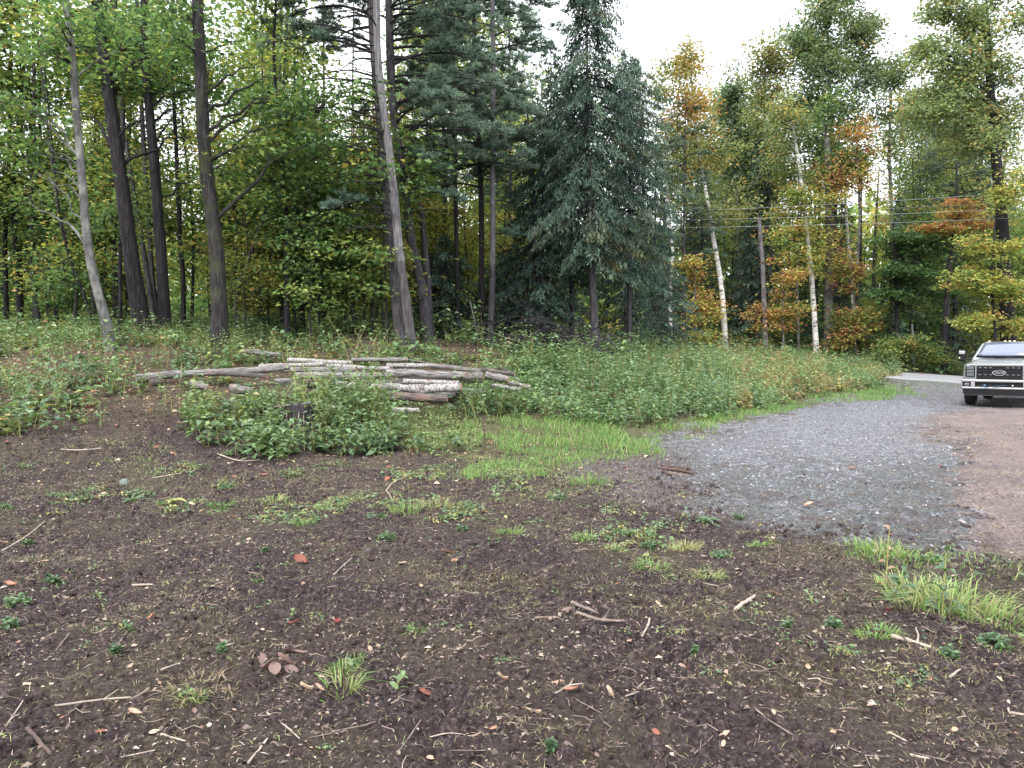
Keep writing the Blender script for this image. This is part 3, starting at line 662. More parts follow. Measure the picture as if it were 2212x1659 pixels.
def pine_boughs(cg, g, tp, zlo, zhi, nb, Lf, rng, tint=.6, bare=0.0, azr=(0, 2 * PI), tufts=22, nd=13, nl=.14, up=.12, fill=.45):
    """layered horizontal white pine boughs on trunk line tp; adds wood to g and needles to cg"""
    for b in range(nb):
        z = zlo + (zhi - zlo) * (b + rng.uniform(0, 1)) / nb
        a = np.array([np.interp(z, tp[:, 2], tp[:, q]) for q in range(2)] + [z]); az = rng.uniform(*azr); L = Lf(z) * rng.uniform(.55, 1.1)
        hd = np.array([math.cos(az), math.sin(az), 0]); sd = np.array([-hd[1], hd[0], 0]); t = np.linspace(0, 1, 8)
        bp = a + hd * (t * L)[:, None] + sd * (rng.normal(0, .12) * L * t ** 2)[:, None]; bp[:, 2] += L * (up * np.sin(t * PI * .8) - .10 * t ** 2) + np.cumsum(rng.normal(0, .02 * L, 8)) * .5
        V, F = tube(bp, np.linspace(.012 + .012 * L, .006, 8), 4); g.add(V, F, 1, .5)
        isb = rng.uniform() < bare
        for q in range(int(5 + L * 2.2)):          # side branchlets
            s = rng.uniform(.25, 1); p0 = np.array([np.interp(s, t, bp[:, w]) for w in range(3)]); tl = L * .32 * (1.15 - s) + .2
            td = unit(hd * rng.uniform(.4, 1) + sd * rng.choice([-1, 1]) * rng.uniform(.3, 1) + [0, 0, rng.uniform(-.15, .25)]); e = p0 + td * tl
            V, F = tube(np.array([p0, (p0 + e) / 2 + rng.normal(0, .03, 3), e]), [.009, .006, .003], 3); g.add(V, F, 1, .5)
            if isb: continue
            m = max(4, int(tufts * 1.5 * tl)); u = rng.uniform(fill, 1.05, m)[:, None]; c = p0 + td * tl * u + rng.normal(0, .06, (m, 3)) * [1, 1, .5]
            cc = np.repeat(c, nd, 0); k = len(cc); dn = unit(rng.normal(0, 1, (k, 3)) * [1, 1, .7] + td * .8 + [0, 0, .35]); ln = nl * rng.uniform(.7, 1.2, k)[:, None]
            sdv = unit(np.cross(dn, rng.normal(0, 1, (k, 3)))) * .0095
            V = np.stack([cc - sdv, cc + sdv, cc + dn * ln], 1).reshape(-1, 3); T = np.clip(tint + rng.normal(0, .10) + rng.normal(0, .05, k), 0, 1)
            cg.add(V, np.arange(3 * k).reshape(-1, 3), 0, np.repeat(T, 3))
def pxpath(pts, d, base):
    return [tuple(P(x, y, d) - base) for x, y in pts]
def w2r(w, d): return w / 2 / FPX * d

# ---- the four big dark trunks and the grey leaning one at the left edge of the wood
def hero_trunk(name, label, pts, d, w0, w1, bmat, ells, nclump, seed, limbs=(), tint=(.34, .14), leaf=.13, lpc=24, spread=.45, nlimb=7, group=None, etint=None, lmat=None):
    """pts from the bottom up (pixels); goes on above the frame. ells in pixels: (px,py,rx_px,ry_px,dy_metres)"""
    b = P(*pts[0], d); b[2] = gz(b[0], b[1])[0] - .02
    path = [np.array([0, 0, -.12])] + [P(x, y, d) - b for x, y in pts[1:]]
    top = path[-1]; dirn = unit(path[-1] - path[-2]); path.append(top + np.array([dirn[0] * 2, 0, 5.5]))
    E = [((P(x, y, d + dy) - b), (rx / FPX * d, max(rx / FPX * d * .8, .6), ry / FPX * d), wt) for x, y, rx, ry, dy, wt in ells]
    return broadleaf(name, label, 'tree', b, path, w2r(w0, d) * .84, w2r(w1, d) * .58, E, nclump, lpc, leaf, spread, .32, tint, bmat=bmat, seed=seed, nlimb=nlimb, sides=22, hero=True, lo=.3, etint=etint, group=group, lmat=lmat,
                     extra_limbs=[tuple(P(x, y, d + dy) - b) for x, y, dy in limbs], flare=.22)
GL = 'tall trees standing at the front edge of the wood'
hero_trunk('maple_tree', 'slender light grey trunk with pale lichen, bending near its foot, foremost of the left wood', [(238, 758), (241, 725), (221, 667), (195, 569), (186, 504), (182, 440), (172, 325), (163, 228), (160, 146), (143, 13)], 17, 24, 14, BARK_GREY,
           [(90, 120, 190, 110, 0, 1), (230, 60, 150, 90, .5, 1), (60, 330, 120, 60, .5, .6), (20, 210, 90, 50, -.5, .5)], 90, 21, [(20, 370, .5), (40, 440, 1), (260, 110, 0)], (.38, .15), group=GL)
hero_trunk('maple_tree', 'thick dark leaning trunk, almost black, tilting left as it rises', [(312, 727), (293, 618), (277, 537), (284, 540), (265, 407), (247, 293), (228, 146), (212, 49)][:2] + [(281, 540), (265, 407), (247, 293), (228, 146), (212, 49)], 20, 42, 24, BARK_DARK,
           [(200, 70, 190, 110, 0, 1), (280, 200, 150, 60, 1, .6)], 80, 22, [(330, 250, 0), (430, 300, .5), (170, 240, 1)], (.33, .14), group=GL)
hero_trunk('maple_tree', 'straight brown grey trunk that forks into big limbs, right beside the black leaning one', [(358, 732), (352, 602), (345, 504), (342, 456), (332, 325), (322, 228), (312, 130), (312, 16)], 20.5, 31, 18, BARK_DARK,
           [(330, 60, 170, 100, 0, 1), (420, 180, 110, 60, .8, .8)], 80, 23, [(420, 222, 0), (410, 232, -.6), (250, 160, .3), (440, 380, .4)], (.36, .14), group=GL)
hero_trunk('maple_tree', 'thick straight dark trunk with mossy furrowed bark, rightmost of the big left trunks', [(475, 750), (472, 602), (465, 504), (456, 456), (439, 293), (433, 146), (426, 0)], 19, 40, 25, BARK_MOSS,
           [(570, 220, 150, 90, .5, 1.2), (600, 330, 130, 60, .8, .8), (400, 40, 140, 60, 0, .6), (700, 290, 60, 40, .5, .3)], 120, 24, [(560, 130, .3), (600, 170, 0), (520, 90, .4), (620, 210, .8)], (.32, .12), group=GL)
hero_trunk('maple_tree', 'thin dark pole trunk between the forked trunk and the mossy trunk', [(395, 732), (397, 602), (390, 540), (381, 325), (374, 195), (372, 60)], 24, 13, 8, BARK_DARK,
           [(380, 120, 130, 120, 0, 1)], 50, 25, [(420, 300, 0), (345, 280, 0)], (.3, .12), group=GL)
hero_trunk('maple_tree', 'slim grey brown trunk rising close behind the black leaning one', [(338, 725), (325, 634), (312, 553), (300, 480), (282, 374), (262, 240), (250, 90)], 25, 15, 9, BARK_PINE,
           [(240, 120, 130, 120, 0, 1)], 50, 26, [(230, 330, 0)], (.35, .14), group=GL)
hero_trunk('maple_tree', 'slim mottled trunk half hidden behind the forked trunk', [(345, 725), (328, 600), (325, 540), (309, 293), (300, 120), (296, 20)], 26, 14, 10, BARK_PINE,
           [(310, 100, 130, 120, 0, 1)], 50, 27, [], (.35, .12), group=GL)
hero_trunk('maple_tree', 'crooked thin trunk with a kink, just right of the mossy trunk', [(527, 745), (508, 683), (505, 641), (517, 615), (560, 500), (590, 380), (610, 250)], 22, 11, 6, BARK_PINE,
           [(600, 330, 100, 110, 0, 1), (560, 470, 70, 60, .5, .5)], 60, 28, [(640, 420, 0)], (.38, .12), group=GL)
hero_trunk('maple_tree', 'dark straight thin trunk standing behind the grey leaning trunk', [(257, 686), (247, 537), (240, 400), (236, 250), (230, 80)], 27, 15, 9, BARK_DARK,
           [(200, 180, 130, 140, 0, 1), (150, 420, 70, 60, 0, .4)], 60, 29, [], (.38, .14), group=GL)
for i, (pts, w, d, lab) in enumerate([
    ([(88, 706), (68, 585), (70, 450), (74, 250)], 13, 26, 'dark trunk leaning a little, third from the left border of the wood'),
    ([(130, 699), (104, 563), (90, 420), (85, 200)], 11, 27, 'dark thin trunk slanting left, halfway to the grey leaning trunk'),
    ([(14, 690), (10, 504), (20, 350), (24, 100)], 13, 28, 'dark trunk at the very left border of the wood'),
    ([(156, 712), (168, 610), (150, 540), (120, 430)], 9, 24, 'crooked double-curved sapling left of the grey leaning trunk'),
    ([(208, 706), (182, 634), (150, 560), (130, 480)], 8, 23, 'thin stem leaning left close to the foot of the grey trunk'),
    ([(48, 695), (42, 560), (50, 400), (46, 200)], 9, 30, 'narrow dark trunk between the two leftmost ones'),
    ([(700, 700), (690, 560), (700, 420), (700, 250)], 9, 27, 'thin dark stem right of the open leafy saplings'),
    ([(655, 705), (650, 560), (652, 420), (640, 260)], 7, 25, 'very thin upright stem amid yellow green leaves'),
    ([(750, 690), (745, 560), (752, 450), (760, 300)], 7, 28, 'thin stem just left of the pine cluster'),
    ([(568, 720), (562, 600), (575, 480), (570, 330)], 7, 24, 'thin bent stem in the leafy saplings right of the mossy trunk')]):
    hero_trunk('maple_tree', lab, pts, d, w, w * .6, BARK_DARK if i % 3 else BARK_PINE, [(pts[-1][0], pts[-1][1] + 60, 90, 130, 0, 1), (pts[1][0] + 20, pts[1][1] - 60, 60, 60, .3, .5)], 46, 40 + i, (), (.40 + .05 * (i % 4), .14), leaf=.12, lpc=22, nlimb=5, group='thin trunks inside the left wood')

# ---- the cluster of pines and bare trunks in the middle
def mid_tree(name, label, pts, d, w0, w1, bmat, seed, up=5.5, bough=None, broken=False, dead=None):
    rng = np.random.default_rng(seed); b = P(*pts[0], d); b[2] = gz(b[0], b[1])[0] - .02
    path = [np.array([0, 0, -.12])] + [P(x, y, d) - b for x, y in pts[1:]]
    if not broken: path.append(path[-1] + np.array([0, 0, up]))
    root = thing(name, label, 'tree', b, None)
    g = Geo(); tp, tr = trunk_geo(g, path, w2r(w0, d) * .86, w2r(w1, d) * (.66 if not broken else .9), 20, rng=rng, rings=40, flare=.25)
    if broken:       # splintered top
        for k in range(7):
            a = k / 7 * 2 * PI; r = w2r(w1, d) * .7; q = tp[-1] + [math.cos(a) * r, math.sin(a) * r, -.1]
            V, F = tube(np.array([q, q + [rng.normal(0, .02), rng.normal(0, .02), rng.uniform(.15, .5)]]), [.03, .003], 4); g.add(V, F, 0, .5)
    cg = Geo()
    for (z0, z1, nb, L, bare, azr, tint) in (dead or []):
        pine_boughs(cg, g, tp, z0, z1, nb, lambda z: L, rng, tint, bare, azr, nd=11)
    g.obj('trunk', [bmat, TWIG], root)
    if cg.nv: cg.obj('crown', [PINEN], root)
    return root
RIGHT = (-.9, .9); LEFT = (PI - .9, PI + .9); ALL = (0, 2 * PI)
mid_tree('pine_tree', 'pine trunk with whitish peeled upper bark and dead curved branches, front of the middle cluster', [(892, 761), (873, 618), (862, 540), (856, 470), (847, 374), (834, 277), (821, 179), (814, 98), (814, 0)], 20, 23, 16, PEEL, 61,
         dead=[(3.0, 9.5, 26, 1.5, 1.0, LEFT, .5), (6.5, 10, 8, 1.2, 1.0, ALL, .5)])
mid_tree('pine_tree', 'grey furrowed pine trunk leaning against the whitish one, with sparse needled boughs', [(868, 742), (857, 667), (843, 504), (833, 400), (825, 325), (818, 230), (806, 100), (800, 0)], 20.6, 25, 16, BARK_PINE, 62,
         dead=[(3.5, 8, 14, 2.0, .75, LEFT, .5), (7.6, 13, 20, 2.8, .06, LEFT, .66), (9.5, 13, 8, 2.0, .2, RIGHT, .6)])
mid_tree('pine_tree', 'dark pine trunk behind the pair, holding broad blue green boughs towards the spruce', [(925, 722), (915, 644), (902, 569), (889, 540), (873, 390), (857, 293), (844, 195), (840, 0)], 22, 24, 18, BARK_PINE, 63,
         dead=[(3.2, 5.2, 5, 1.8, .6, RIGHT, .6), (5.0, 9.5, 26, 3.2, .08, RIGHT, .74), (9.0, 13.5, 16, 3.0, .1, ALL, .7)])
mid_tree('pine_snag', 'short dead trunk broken off at mid height beside the pine cluster', [(930, 722), (925, 634), (915, 504), (908, 442)], 23, 20, 15, BARK_PINE, 64, broken=True, dead=[(2.2, 4.8, 3, .8, 1, ALL, .5)])
mid_tree('pine_tree', 'slim mottled black and white trunk rising between the pine boughs and the dark spruce', [(1058, 745), (1064, 620), (1065, 504), (1064, 300), (1066, 150), (1064, 0)], 24, 14, 11, PEEL, 65,
         dead=[(2.8, 6.0, 6, 1.0, .8, ALL, .5), (8.5, 13, 8, 2.0, .1, RIGHT, .62)])
mid_tree('pine_tree', 'dark brown trunk touching the slim mottled one, needled high up', [(1043, 745), (1040, 600), (1040, 430), (1032, 260), (1025, 120), (1023, 0)], 24.6, 15, 10, BARK_DARK, 66,
         dead=[(4.8, 9.0, 22, 2.4, .06, ALL, .72), (9, 14.5, 20, 2.4, .05, ALL, .66)])
mid_tree('pine_tree', 'thin dark trunk alone between the snag and the slim mottled trunk', [(992, 748), (987, 620), (986, 530), (984, 400), (978, 250), (975, 100)], 24.5, 11, 7, BARK_DARK, 67,
         dead=[(5.2, 9, 18, 2.2, .1, ALL, .72), (9, 13.5, 14, 2.2, .1, ALL, .64)])
mid_tree('pine_snag', 'leaning dark broken trunk over the brush pile, pale and splintered at its top', [(1203, 771), (1172, 660), (1157, 540), (1147, 342), (1137, 262)], 26, 20, 12, BARK_PINE, 68, broken=True, dead=[(3, 7, 6, .9, 1, ALL, .5)])

# ---- spruces and hemlocks in the middle
def at(px, py, d):
    b = P(px, py, d); b[2] = gz(b[0], b[1])[0] - .05; return b
hb = at(1288, 785, 24)
def prof_h(f): return np.interp(f, [0, .1, .3, .5, .66, .74, .85, 1], [.7, 1.0, 1.0, .95, .8, .5, .42, .12])
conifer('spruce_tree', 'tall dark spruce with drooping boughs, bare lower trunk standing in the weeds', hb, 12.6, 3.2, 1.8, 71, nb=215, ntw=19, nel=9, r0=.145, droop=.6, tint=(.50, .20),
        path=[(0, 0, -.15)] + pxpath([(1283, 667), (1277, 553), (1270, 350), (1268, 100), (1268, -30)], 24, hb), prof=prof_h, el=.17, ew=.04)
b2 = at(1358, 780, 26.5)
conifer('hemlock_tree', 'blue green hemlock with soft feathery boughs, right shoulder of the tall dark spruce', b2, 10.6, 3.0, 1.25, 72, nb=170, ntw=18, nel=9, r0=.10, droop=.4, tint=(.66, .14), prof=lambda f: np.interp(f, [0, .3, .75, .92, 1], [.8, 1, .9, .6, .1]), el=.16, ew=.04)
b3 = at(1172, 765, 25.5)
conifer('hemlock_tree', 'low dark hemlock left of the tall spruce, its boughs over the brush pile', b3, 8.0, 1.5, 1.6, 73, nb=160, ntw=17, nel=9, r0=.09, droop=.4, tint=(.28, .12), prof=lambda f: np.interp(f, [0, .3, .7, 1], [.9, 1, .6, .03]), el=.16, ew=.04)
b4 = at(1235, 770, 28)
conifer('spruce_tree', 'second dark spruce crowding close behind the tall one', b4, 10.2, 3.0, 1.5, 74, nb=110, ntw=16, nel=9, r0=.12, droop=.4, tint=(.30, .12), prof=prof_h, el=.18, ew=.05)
for k, (x, y, d, H, R, t, lab) in enumerate([(965, 750, 25, 3.4, 1.3, .3, 'small dark hemlock bush right of the pine trunks'), (1095, 762, 26, 3.6, 1.4, .35, 'small hemlock spreading behind the left end of the brush pile'),
                                         (1350, 770, 30, 4.5, 1.6, .3, 'low hemlock in the shade behind the spruce trunk'), (1415, 765, 33, 5.0, 1.7, .4, 'dim young hemlock right of the spruce trunk, behind the weeds'),
                                         (925, 740, 26, 3.0, 1.1, .3, 'dark hemlock sapling squeezed behind the pine trunks')]):
    conifer('hemlock_tree', lab, at(x, y, d), H, .3, R, 80 + k, nb=60, ntw=11, nel=8, r0=.05, droop=.3, tint=(t, .12), prof=lambda f: np.interp(f, [0, .3, .7, 1], [.9, 1, .6, .05]), el=.16, ew=.045)

# ---- the trees across the road at the right
def right_tree(name, label, pts, d, w0, w1, bmat, ells, nclump, seed, lmat=None, tint=(.3, .1), leaf=.17, lpc=30, spread=.5, flat=.6, nlimb=8, etint=None, group=None, up=1.0, upright=.9):
    b = P(*pts[0], d); b[2] = gz(b[0], b[1])[0] - .05
    path = [np.array([0, 0, -.15])] + [P(x, y, d) - b for x, y in pts[1:]]
    E = [((P(x, y, d + dy) - b), (rx / FPX * d, rx / FPX * d * .8, ry / FPX * d), wt) for x, y, rx, ry, dy, wt in ells]
    return broadleaf(name, label, 'tree', b, path, w2r(w0, d), max(.03, w2r(w1, d)), E, int(nclump * 1.9), int(lpc * 1.05), leaf * .95, spread * .78, flat, (tint[0], tint[1] + .03), lmat=lmat, bmat=bmat, seed=seed, nlimb=nlimb, sides=12, lo=.35, etint=etint, group=group, flare=.15, upright=upright)
GB = 'birches beyond the road'
right_tree('birch_tree', 'thin white birch leaning slightly, nearest to the hemlock', [(1450, 752), (1447, 640), (1455, 540), (1443, 460), (1440, 300)], 46, 10, 5, BIRCH, [(1440, 330, 50, 120, 0, 1), (1430, 200, 35, 70, 1, .6)], 60, 101, ASPEN, (.45, .15), group=GB)
right_tree('birch_tree', 'clean white birch with a long curved stem and a golden crown', [(1568, 749), (1560, 620), (1535, 480), (1520, 380), (1508, 330), (1495, 180)], 46, 13, 5, BIRCH,
           [(1488, 140, 34, 50, 0, .7), (1480, 220, 60, 90, 0, 1.2), (1500, 330, 80, 80, .5, 1.1), (1540, 440, 75, 60, 0, .6)], 190, 102, ASPEN, (.62, .14), etint=(.70, .74, .58, .48), group=GB)
right_tree('birch_tree', 'tall white birch with peeling bark, standing beside the smooth grey trunk', [(1765, 773), (1755, 620), (1745, 520), (1730, 380), (1710, 260)], 46, 13, 6, BIRCH, [(1700, 260, 60, 110, 0, 1), (1720, 400, 50, 60, 0, .5)], 90, 103, ASPEN, (.42, .15), group=GB)
right_tree('birch_tree', 'slender pale birch stem slanting up at the back of the orange maple', [(1850, 770), (1842, 640), (1830, 500), (1820, 330)], 50, 8, 5, BIRCH, [(1810, 330, 60, 90, 1, 1)], 50, 104, ASPEN, (.35, .12), group=GB)
right_tree('maple_tree', 'stout smooth grey trunk directly right of the peeling birch', [(1790, 772), (1790, 600), (1792, 500), (1786, 300)], 48, 20, 12, BARK_GREY, [(1790, 320, 90, 110, 0, 1)], 70, 105, None, (.3, .12), spread=.55)
right_tree('aspen_tree', 'tallest round grey green aspen crown at the right, cut by the sky', [(1800, 770), (1800, 560), (1805, 420), (1795, 300), (1790, 120), (1785, 20)], 52, 14, 6, BARK_GREY,
           [(1790, 60, 80, 60, 0, .8), (1790, 130, 110, 60, 0, 1.1), (1780, 200, 130, 60, 0, 1.2), (1770, 270, 140, 60, 0, 1.2), (1860, 60, 60, 60, 1, .7), (1880, 150, 60, 60, 1, .6), (1725, 80, 50, 70, -1, .7), (1800, 0, 60, 50, 0, .6), (1790, 350, 140, 60, 0, 1.0)], 460, 106, ASPEN, (.25, .13), lpc=34, spread=.6, leaf=.2)
right_tree('aspen_tree', 'blue green aspen filling the dip between the golden birch and the tallest crown', [(1600, 760), (1598, 560), (1590, 380), (1580, 190)], 55, 9, 5, BARK_GREY,
           [(1575, 200, 42, 60, 0, 1), (1585, 270, 50, 70, 0, 1), (1600, 350, 60, 80, 0, 1)], 150, 107, ASPEN, (.12, .08), lpc=30, leaf=.19)
right_tree('aspen_tree', 'thin gold tinged aspen on the left flank of the tallest crown', [(1668, 760), (1665, 560), (1655, 360), (1650, 200)], 50, 9, 5, BARK_GREY,
           [(1660, 120, 38, 60, 0, .8), (1650, 220, 48, 90, 0, 1.1), (1660, 360, 60, 90, 0, 1)], 170, 108, ASPEN, (.5, .16), lpc=26, leaf=.17)
right_tree('aspen_tree', 'pale aspen with airy twigs on the right flank of the tallest crown', [(1925, 770), (1930, 600), (1928, 480), (1920, 330), (1925, 200)], 51, 12, 5, BARK_GREY,
           [(1935, 160, 45, 60, 0, 1), (1975, 200, 40, 50, 0, .6), (1915, 300, 60, 80, 0, 1), (1960, 260, 30, 50, 1, .4)], 110, 109, ASPEN, (.33, .15), lpc=24, leaf=.17)
right_tree('oak_tree', 'huge dark double trunk near the right border under a broad green and yellow crown', [(2185, 800), (2172, 620), (2165, 500), (2160, 420), (2150, 330), (2140, 200), (2130, 40)], 42, 36, 12, BARK_DARK,
           [(2110, 60, 110, 80, 0, 1.2), (2090, 150, 110, 60, 0, 1.1), (2050, 220, 95, 60, 0, 1.0), (2190, 180, 80, 100, 0, 1), (2110, 330, 120, 60, 1, 1), (2000, 110, 45, 50, 0, .4), (2190, 10, 100, 80, 0, 1.0), (2060, 20, 70, 60, 0, .8), (2010, 230, 60, 50, 0, .5), (2150, 260, 90, 60, -1, .7)], 460, 110, ASPEN, (.38, .15), lpc=30, leaf=.17, nlimb=14)
right_tree('maple_tree', 'orange maple glowing below the tallest crown', [(1860, 772), (1850, 600), (1858, 460), (1850, 330)], 47, 8, 4, BARK_GREY,
           [(1850, 290, 45, 50, 0, .9), (1870, 370, 85, 60, 0, 1.1), (1800, 390, 60, 60, -.5, .9), (1860, 460, 110, 55, 0, .9), (1800, 500, 70, 55, 0, .7)], 170, 111, LEAF, (.78, .12), leaf=.16, flat=.5, lpc=15, etint=(.84, .76, .82, .66, .60), upright=.6)
right_tree('maple_tree', 'yellow leaved maple left of the orange one, above the broken snag', [(1725, 768), (1722, 620), (1728, 480), (1735, 400)], 46, 7, 4, BARK_GREY,
           [(1730, 440, 60, 40, 0, 1), (1715, 520, 70, 50, 0, 1), (1740, 560, 50, 40, 0, .5)], 110, 112, LEAF, (.62, .10), leaf=.16, flat=.35, lpc=24, upright=.6)
right_tree('maple_tree', 'peach orange young maple at the forest edge under the snag', [(1695, 765), (1690, 700), (1692, 620), (1690, 590)], 45, 5, 3, BARK_GREY,
           [(1690, 600, 30, 50, 0, 1), (1700, 670, 38, 45, 0, 1), (1645, 690, 40, 40, 0, .7)], 80, 113, LEAF, (.76, .11), leaf=.16, flat=.35, lpc=20, upright=.5)
right_tree('maple_tree', 'low yellow and orange maple between the two leftmost birches', [(1500, 760), (1502, 700), (1500, 620), (1500, 580)], 45, 5, 3, BARK_GREY,
           [(1500, 590, 30, 60, 0, 1), (1520, 670, 38, 50, 0, 1), (1500, 725, 45, 25, 0, .6)], 90, 114, LEAF, (.68, .10), leaf=.17, flat=.35, lpc=20, upright=.5)
right_tree('maple_tree', 'orange and green young maple right of the grey trunk, touching the ground', [(1850, 775), (1846, 700), (1845, 620), (1842, 560)], 46, 5, 3, BARK_GREY,
           [(1835, 590, 40, 55, 0, 1), (1860, 680, 55, 50, 0, 1), (1820, 730, 50, 25, 0, .6), (1880, 740, 40, 25, 0, .5)], 130, 115, LEAF, (.68, .14), leaf=.17, flat=.35, lpc=20, etint=(.74, .66, .80, .45), upright=.5)
right_tree('maple_tree', 'fresh green layered maple over the dark gap by the road', [(1940, 790), (1938, 700), (1935, 600), (1930, 480)], 45, 9, 5, BARK_DARK,
           [(1960, 590, 75, 30, 0, 1), (1990, 540, 60, 30, 0, .8), (1930, 640, 60, 20, 0, .6), (1940, 520, 70, 30, 0, .7), (2020, 630, 50, 18, 0, .5)], 190, 116, LEAF, (.25, .07), leaf=.18, flat=.28, lpc=24, upright=.4)
right_tree('maple_tree', 'rust orange flat maple sprays crossing the oak trunk', [(2040, 800), (2042, 700), (2045, 640), (2060, 500)], 44, 14, 6, BARK_DARK,
           [(2080, 455, 75, 22, 0, 1), (2045, 500, 55, 20, 0, .8), (2120, 480, 50, 22, 0, .6)], 70, 117, LEAF, (.83, .08), leaf=.17, flat=.2, lpc=24, upright=.4)
right_tree('maple_tree', 'yellow green maple boughs hanging above the parked pickup', [(2150, 800), (2150, 700), (2140, 600), (2150, 480)], 40, 8, 4, BARK_DARK,
           [(2150, 540, 70, 40, 0, 1), (2100, 610, 50, 30, 0, .8), (2180, 630, 50, 35, 0, .8), (2110, 690, 40, 22, 0, .5), (2190, 700, 30, 22, 0, .4), (2170, 410, 60, 50, 0, .9)], 210, 118, LEAF, (.58, .08), leaf=.16, flat=.3, lpc=24, upright=.5)
right_tree('maple_tree', 'low green and gold bush of maple shoots at the road bend', [(1975, 795), (1975, 760), (1972, 720), (1970, 700)], 44, 5, 3, BARK_GREY,
           [(1960, 745, 45, 25, 0, 1), (2000, 760, 40, 20, 0, .8), (1920, 760, 40, 16, 0, .6)], 90, 119, LEAF, (.45, .12), leaf=.15, flat=.35, lpc=22, upright=.5)
# broken snags on the right
for pts, d, w, lab, sd in (([(1655, 755), (1650, 640), (1648, 580), (1640, 475)], 45, 13, 'pale broken snag with dangling dead twigs between the birches', 121),
                           ([(2032, 800), (2040, 720), (2048, 640), (2050, 560)], 46, 13, 'grey brown dead trunk beside the road left of the pickup', 122)):
    t = mid_tree('birch_snag', lab, pts, d, w, w * .7, BARK_PALE if sd == 121 else BARK_GREY, sd, broken=True, dead=[(3.5, 6.5, 5, 1.6, 1, ALL, .5)])

# ------------------------------------------------------------------ the rest of the wood: prototypes and copies
def proto(kind, seed):
    r = np.random.default_rng(seed); z = np.zeros(3); far = (0, 0, -500)
    if kind == 'green':      # slender forest maple, leaves from 2 m to 14 m
        return broadleaf('young_maple_tree', 'p', 'tree', z, [(0, 0, -.2), (.2, .1, 4), (-.1, .3, 8), (.2, 0, 14)], .085, .02, [((0, 0, 10), (2.3, 2.3, 3.5), 1), ((0, .3, 5.2), (1.9, 1.9, 2.4), .8)], 150, 34, .14, .5, .3, (.42, .13), seed=seed, bmat=BARK_DARK, sides=8)
    if kind == 'yellow':
        return broadleaf('young_maple_tree', 'p', 'tree', z, [(0, 0, -.2), (-.2, .1, 4), (.2, .1, 8), (.1, 0, 13)], .07, .02, [((0, 0, 9), (2.0, 2.0, 3.5), 1), ((0, -.2, 4.5), (1.7, 1.7, 2.2), .9)], 130, 34, .14, .5, .3, (.54, .09), seed=seed, bmat=BARK_PINE, sides=8)
    if kind == 'orange':
        return broadleaf('young_maple_tree', 'p', 'tree', z, [(0, 0, -.2), (-.1, .1, 3), (.1, .1, 7), (.1, 0, 11)], .07, .02, [((0, 0, 8), (1.8, 1.8, 3), 1), ((0, -.2, 4.5), (1.4, 1.4, 1.6), .6)], 90, 28, .13, .45, .3, (.76, .08), seed=seed, bmat=BARK_PINE, sides=8)
    if kind == 'tall':       # bare pole with a high crown
        return broadleaf('tall_maple_tree', 'p', 'tree', z, [(0, 0, -.2), (.1, .1, 6), (-.2, .3, 12), (.2, 0, 20)], .14, .04, [((0, 0, 15), (3, 3, 5), 1), ((.3, 0, 9), (2.3, 2.3, 2), .35)], 220, 34, .16, .6, .35, (.34, .13), seed=seed, bmat=BARK_DARK, sides=10, lo=.4)
    if kind == 'sapling':
        return broadleaf('maple_sapling', 'p', 'sapling', z, [(0, 0, -.1), (.1, 0, 1.5), (0, .1, 3), (.15, 0, 5)], .03, .008, [((0, 0, 3.4), (1.4, 1.4, 1.6), 1), ((0, 0, 1.8), (1.1, 1.1, .9), .5)], 80, 26, .13, .36, .25, (.38, .12), seed=seed, bmat=TWIG, sides=6, nlimb=7, upright=.4)
    if kind == 'sapling_gold':
        return broadleaf('maple_sapling', 'p', 'sapling', z, [(0, 0, -.1), (.1, 0, 1.5), (0, .1, 3), (.15, 0, 5)], .03, .008, [((0, 0, 3.2), (1.4, 1.4, 1.6), 1), ((0, 0, 1.6), (1.1, 1.1, .9), .5)], 56, 24, .12, .34, .25, (.60, .10), seed=seed, bmat=TWIG, sides=6, nlimb=7, upright=.4)
    if kind == 'aspen':
        return broadleaf('tall_aspen_tree', 'p', 'tree', z, [(0, 0, -.2), (.2, 0, 8), (-.1, .1, 14), (.1, 0, 20)], .13, .04, [((0, 0, 15), (2.5, 2.5, 5.2), 1), ((0, 0, 9.5), (2, 2, 2.5), .4)], 300, 40, .17, .6, .6, (.34, .14), lmat=ASPEN, bmat=BARK_GREY, seed=seed, sides=8, lo=.4, upright=.9)
    if kind == 'conifer':
        return conifer('fir_tree', 'p', z, 13, 1.5, 2.3, seed, nb=110, ntw=11, nel=7, r0=.12, droop=.35, tint=(.35, .14), el=.22, ew=.07)
    if kind == 'pine':
        rng = np.random.default_rng(seed); root = thing('white_pine_tree', 'p', 'tree', z); g = Geo(); cg = Geo()
        tp, tr = trunk_geo(g, [(0, 0, -.2), (.1, 0, 7), (0, .1, 12), (0, 0, 18)], .15, .03, 8, rng=rng)
        pine_boughs(cg, g, tp, 7, 17.5, 44, lambda z: 3.0 * np.interp(z, [7, 12, 18], [1, .8, .3]), rng, .62, .05, nl=.18, nd=9, tufts=16)
        g.obj('trunk', [BARK_PINE, TWIG], root); cg.obj('crown', [PINEN], root); return root
